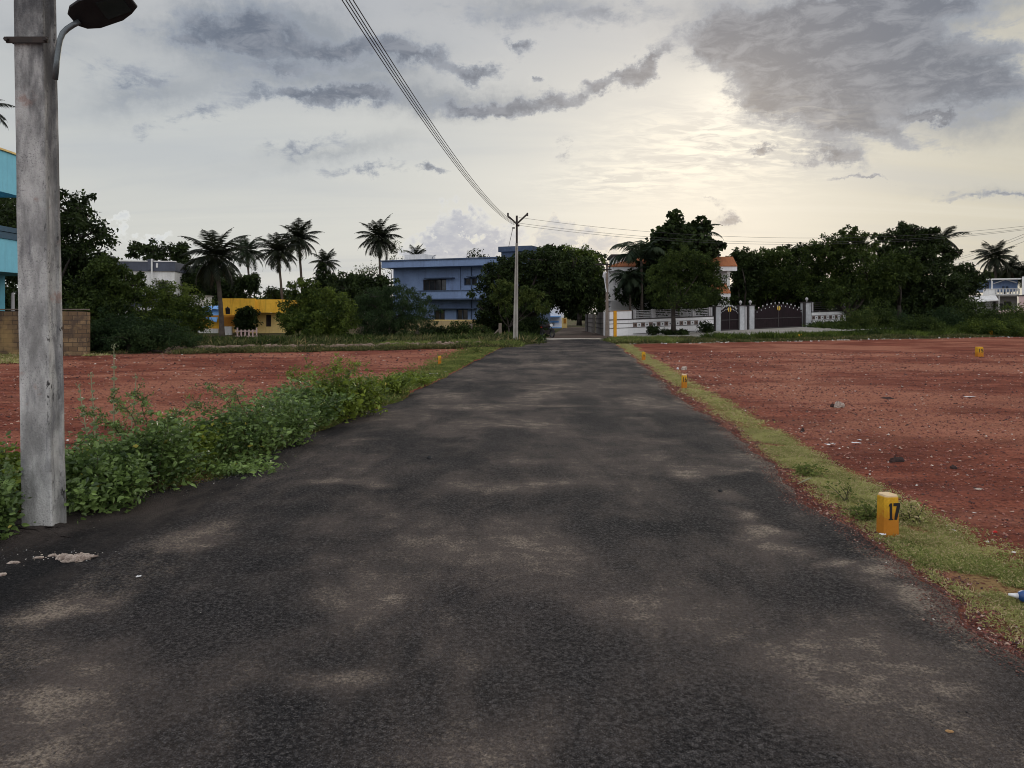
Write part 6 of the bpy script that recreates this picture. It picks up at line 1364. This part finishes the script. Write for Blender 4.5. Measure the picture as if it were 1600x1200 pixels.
milk('tallest pale milkweed stalk with a flower head, left of the plot bushes', 180, 700, (178, 541), (177, 700), 12)
milk('pale milkweed stalk nearest the concrete pole', 128, 715, (123, 602), (140, 710), 8)
milk('pale milkweed stalk between the pole and the tallest stalk', 142, 712, (142, 588), (150, 705), 9)
milk('short pale milkweed stalk right of the tallest stalk', 208, 700, (213, 588), (203, 690), 6)
bush('small dry weed tuft at the left edge of the road near the far pole', 747, 553, 9, 13, 350, .09, 'grass_green', 8, 'weed_tuft', .3, False)
bush('bright green weed clump in the grass of the right verge', 1262, 742, 34, 22, 700, .032, 'grass_green', 14, 'weed_clump', .4)
bush('thin upright weed in the right verge grass left of marker 17', 1322, 782, 18, 52, 120, .03, 'grass_green', 4, 'upright_weed', .4)
bush('dry leafy weed growing against the right side of marker 17', 1425, 812, 40, 40, 700, .028, 'grass', 14, 'dry_weed', .4)
bush('small green weed at the left foot of marker 17', 1358, 812, 26, 34, 420, .028, 'grass_green', 10, 'weed_clump', .4)

# ------------------------------------------------------------------ litter and stones one can point at
def chunk(name, label, cat, px, py, sx, sy, sz, mat, rz=0, n=14, seed=0, group=None):
    x, Y = G(px, py); on = (x > float(XL(Y))) and (x < float(XR(Y))); z = .004 if on else float(gz([x], [Y])[0])
    r2 = np.random.default_rng(seed + int(px)); V = []; F = []; th = np.arange(n) * 2 * math.pi / n; rr = r2.uniform(.45, 1.2, n) if name == 'broken_concrete' else r2.uniform(.7, 1.15, n)
    for zz_, s_ in ((-.15, .9), (.25, 1.0), (.7, .82), (.95, .4)):
        j_ = 1 + r2.normal(size=n) * .09; V.append(np.stack([sx * s_ * rr * j_ * np.cos(th), sy * s_ * rr * j_ * np.sin(th), sz * (zz_ + r2.normal(size=n) * .16)], 1))
    V = np.concatenate(V); q = np.array([[i * n + j, i * n + (j + 1) % n, (i + 1) * n + (j + 1) % n, (i + 1) * n + j] for i in range(3) for j in range(n)])
    b = MB(); b.add(V, [q, np.array([list(range(3 * n, 4 * n))])]); o = b.build(name, M[mat]); o.location = (x, Y, z); o.rotation_euler = (0, 0, rz); tag(o, label, cat, group)
chunk('broken_concrete', 'largest flat flake of pale broken concrete on the black gravel below the pole', 'stone', 122, 875, .10, .085, .03, 'pale_rock', .2, 18)
chunk('broken_concrete', 'medium pale flake just left of the largest broken concrete', 'stone', 96, 872, .045, .04, .022, 'pale_rock', .8, 12)
chunk('broken_concrete', 'small pale flake left of the medium flake of broken concrete', 'stone', 82, 870, .022, .02, .014, 'pale_rock', .3, 9)
n = 45; Xc = -2.95 + rng.normal(size=n) * .16; Yc = 4.78 + rng.normal(size=n) * .07; stones('chips', Xc, Yc, rng.uniform(.3, 1, n) * .009, 'scraps', .5)
chunk('broken_concrete', 'tiny pale flake leftmost in the chain of broken concrete', 'stone', 62, 873, .03, .014, .012, 'pale_rock', .1, 9)
chunk('broken_concrete', 'lone pale flake at the left between the edge and the concrete chain', 'stone', 21, 881, .035, .016, .014, 'pale_rock', .2, 9)
chunk('broken_concrete', 'pale flat chip at the very left edge of the asphalt', 'stone', 3, 900, .05, .03, .012, 'pale_rock', .5, 8)
chunk('large_stone', 'grey white stone with a dark side lying alone in the red plot', 'stone', 1310, 636, .11, .06, .10, 'pale_rock', .3, 11)
chunk('dark_clod', 'dark clod touching the left side of the lone grey white stone', 'clod', 1302, 635, .05, .05, .055, 'dark_rock', 0, 9)
chunk('dark_clod', 'long flat dark clod in the red plot right of the grey white stone', 'clod', 1387, 624, .14, .07, .03, 'dark_rock', 0, 12)
chunk('dark_clod', 'dark clod in the red plot beside the verge above the green weed clump', 'clod', 1254, 674, .035, .035, .045, 'dark_rock', 0, 9)
chunk('dark_clod', 'low pile of dark clods near the plot edge above marker 17', 'clod', 1402, 724, .08, .06, .05, 'dark_rock', 0, 11)
chunk('dark_clod', 'dark clod in the red plot right of the pile above marker 17', 'clod', 1490, 732, .045, .04, .035, 'dark_rock', 0, 9)
chunk('flat_stone', 'flat buff stone chip in the red plot upper right of marker 17', 'stone', 1530, 764, .045, .035, .012, 'pale_rock', .2, 7)
chunk('rubble_lump', 'pale rubble lump in the red soil behind marker 16', 'stone', 1068, 578, .09, .08, .09, 'pale_rock', .2, 10)
chunk('rubble_lump', 'small white stone left of the rubble lump behind marker 16', 'stone', 1059, 577, .04, .04, .05, 'litter_white', .2, 8)
chunk('dark_lump', 'small black lump alone on the asphalt left of the road middle', 'stone', 671, 717, .03, .025, .028, 'black', 0, 9)
chunk('dark_lump', 'small black lump on the asphalt near the right verge', 'stone', 1125, 769, .022, .02, .022, 'black', 0, 9)
chunk('red_cap', 'tiny bright red cap on the soil at the right', 'bottle cap', 1555, 832, .018, .016, .014, 'litter_red', 0, 12)
chunk('dry_leaf', 'curled dry leaf lying on the asphalt at the lower right', 'leaf', 1484, 1145, .016, .007, .006, 'dry_leaf', -.2, 10)
def scrap(name, label, px, py, sx, sy, mat, rz=0, seed=3, amp=.02, cat='litter'):
    x, Y = G(px, py); on = (x > float(XL(Y))) and (x < float(XR(Y))); z = .012 if on else float(gz([x], [Y])[0]) + .015
    r2 = np.random.default_rng(seed + int(px)); n = 7; g_ = np.linspace(-1, 1, n); A, B = np.meshgrid(g_, g_); Z = amp * (vnoise(A * 1.6 + seed, B * 1.6 + px, seed, 3)); wv_ = 1 + .35 * (vnoise(A + 9, B + px, 5, 2) - .5)
    V = np.stack([(A * sx * wv_).ravel(), (B * sy * wv_).ravel(), Z.ravel()], 1); ii = (np.arange(n - 1)[None] + n * np.arange(n - 1)[:, None]); b = MB(); b.add(V, np.stack([ii, ii + 1, ii + n + 1, ii + n], -1).reshape(-1, 4))
    o = b.build(name, M[mat], smooth=False); o.location = (x, Y, z); o.rotation_euler = (0, 0, rz); md = o.modifiers.new('thick', 'SOLIDIFY'); md.thickness = .002; tag(o, label, cat)
scrap('paper_scrap', 'crumpled white scrap at the foot of marker 17', 1379, 837, .022, .014, 'litter_white', .2, amp=.025)
scrap('plastic_wrapper', 'white plastic wrapper on the left road edge in front of the left plot marker', 677, 586, .11, .05, 'litter_white', .1, amp=.06)
scrap('plastic_wrapper', 'small white wrapper piece right of the larger wrapper by the left plot marker', 695, 583, .05, .04, 'litter_white', .4, amp=.04)
scrap('plastic_wrapper', 'pinkish crumpled wrapper under the bushes at the left road edge', 318, 730, .05, .035, 'litter_pink', .1, amp=.04)
scrap('plastic_wrapper', 'light blue plastic scrap at the foot of the middle bushes', 478, 661, .09, .04, 'litter_blue', .5, amp=.05)
scrap('paper_scrap', 'white scrap lying on the asphalt below the light blue scrap', 502, 663, .03, .02, 'litter_white', .5, amp=.02)
scrap('paper_scrap', 'white paper scrap in the red plot above the verge', 1297, 697, .06, .03, 'litter_white', .3, amp=.03)
scrap('paper_scrap', 'long white paper scrap in the red plot right of the other scrap', 1338, 695, .05, .02, 'litter_white', .0, amp=.02)
scrap('paper_scrap', 'small yellowish scrap on the asphalt right of the broken concrete', 217, 904, .014, .010, 'litter_white', .3, amp=.01)
scrap('paper_scrap', 'white paper strip far out in the red plot at the right', 1515, 622, .10, .03, 'litter_white', .0, amp=.03)
x, Y = G(1262, 752); st = MB(); st.tube([(-.11, -.09, .02), (0, 0, .035), (.08, .07, .04)], [.005, .006, .004], 6); o = st.build('dry_stick', M['stem_pale']); o.location = (x - .06, Y - .1, .0); tag(o, 'pale dry stick lying across the verge edge by the green weed clump', 'stick')
x, Y = G(1590, 944); bt_ = thing('plastic_bottle', 'dark blue bottle with a white nozzle lying in the grass at the right edge', 'bottle', (x, Y, float(gz([x], [Y])[0]) + .05), math.radians(-12))
part(bt_, 'bottle_body', M['litter_blue'], lambda b: b.tube([(.0, 0, 0), (.012, 0, 0), (.03, 0, 0), (.2, 0, 0), (.22, 0, 0)], [.012, .026, .032, .032, .026], 16), smooth=True)
part(bt_, 'nozzle', M['litter_white'], lambda b: b.tube([(-.045, 0, .004), (-.03, 0, .003), (.0, 0, 0)], [.006, .009, .015], 10), smooth=True)
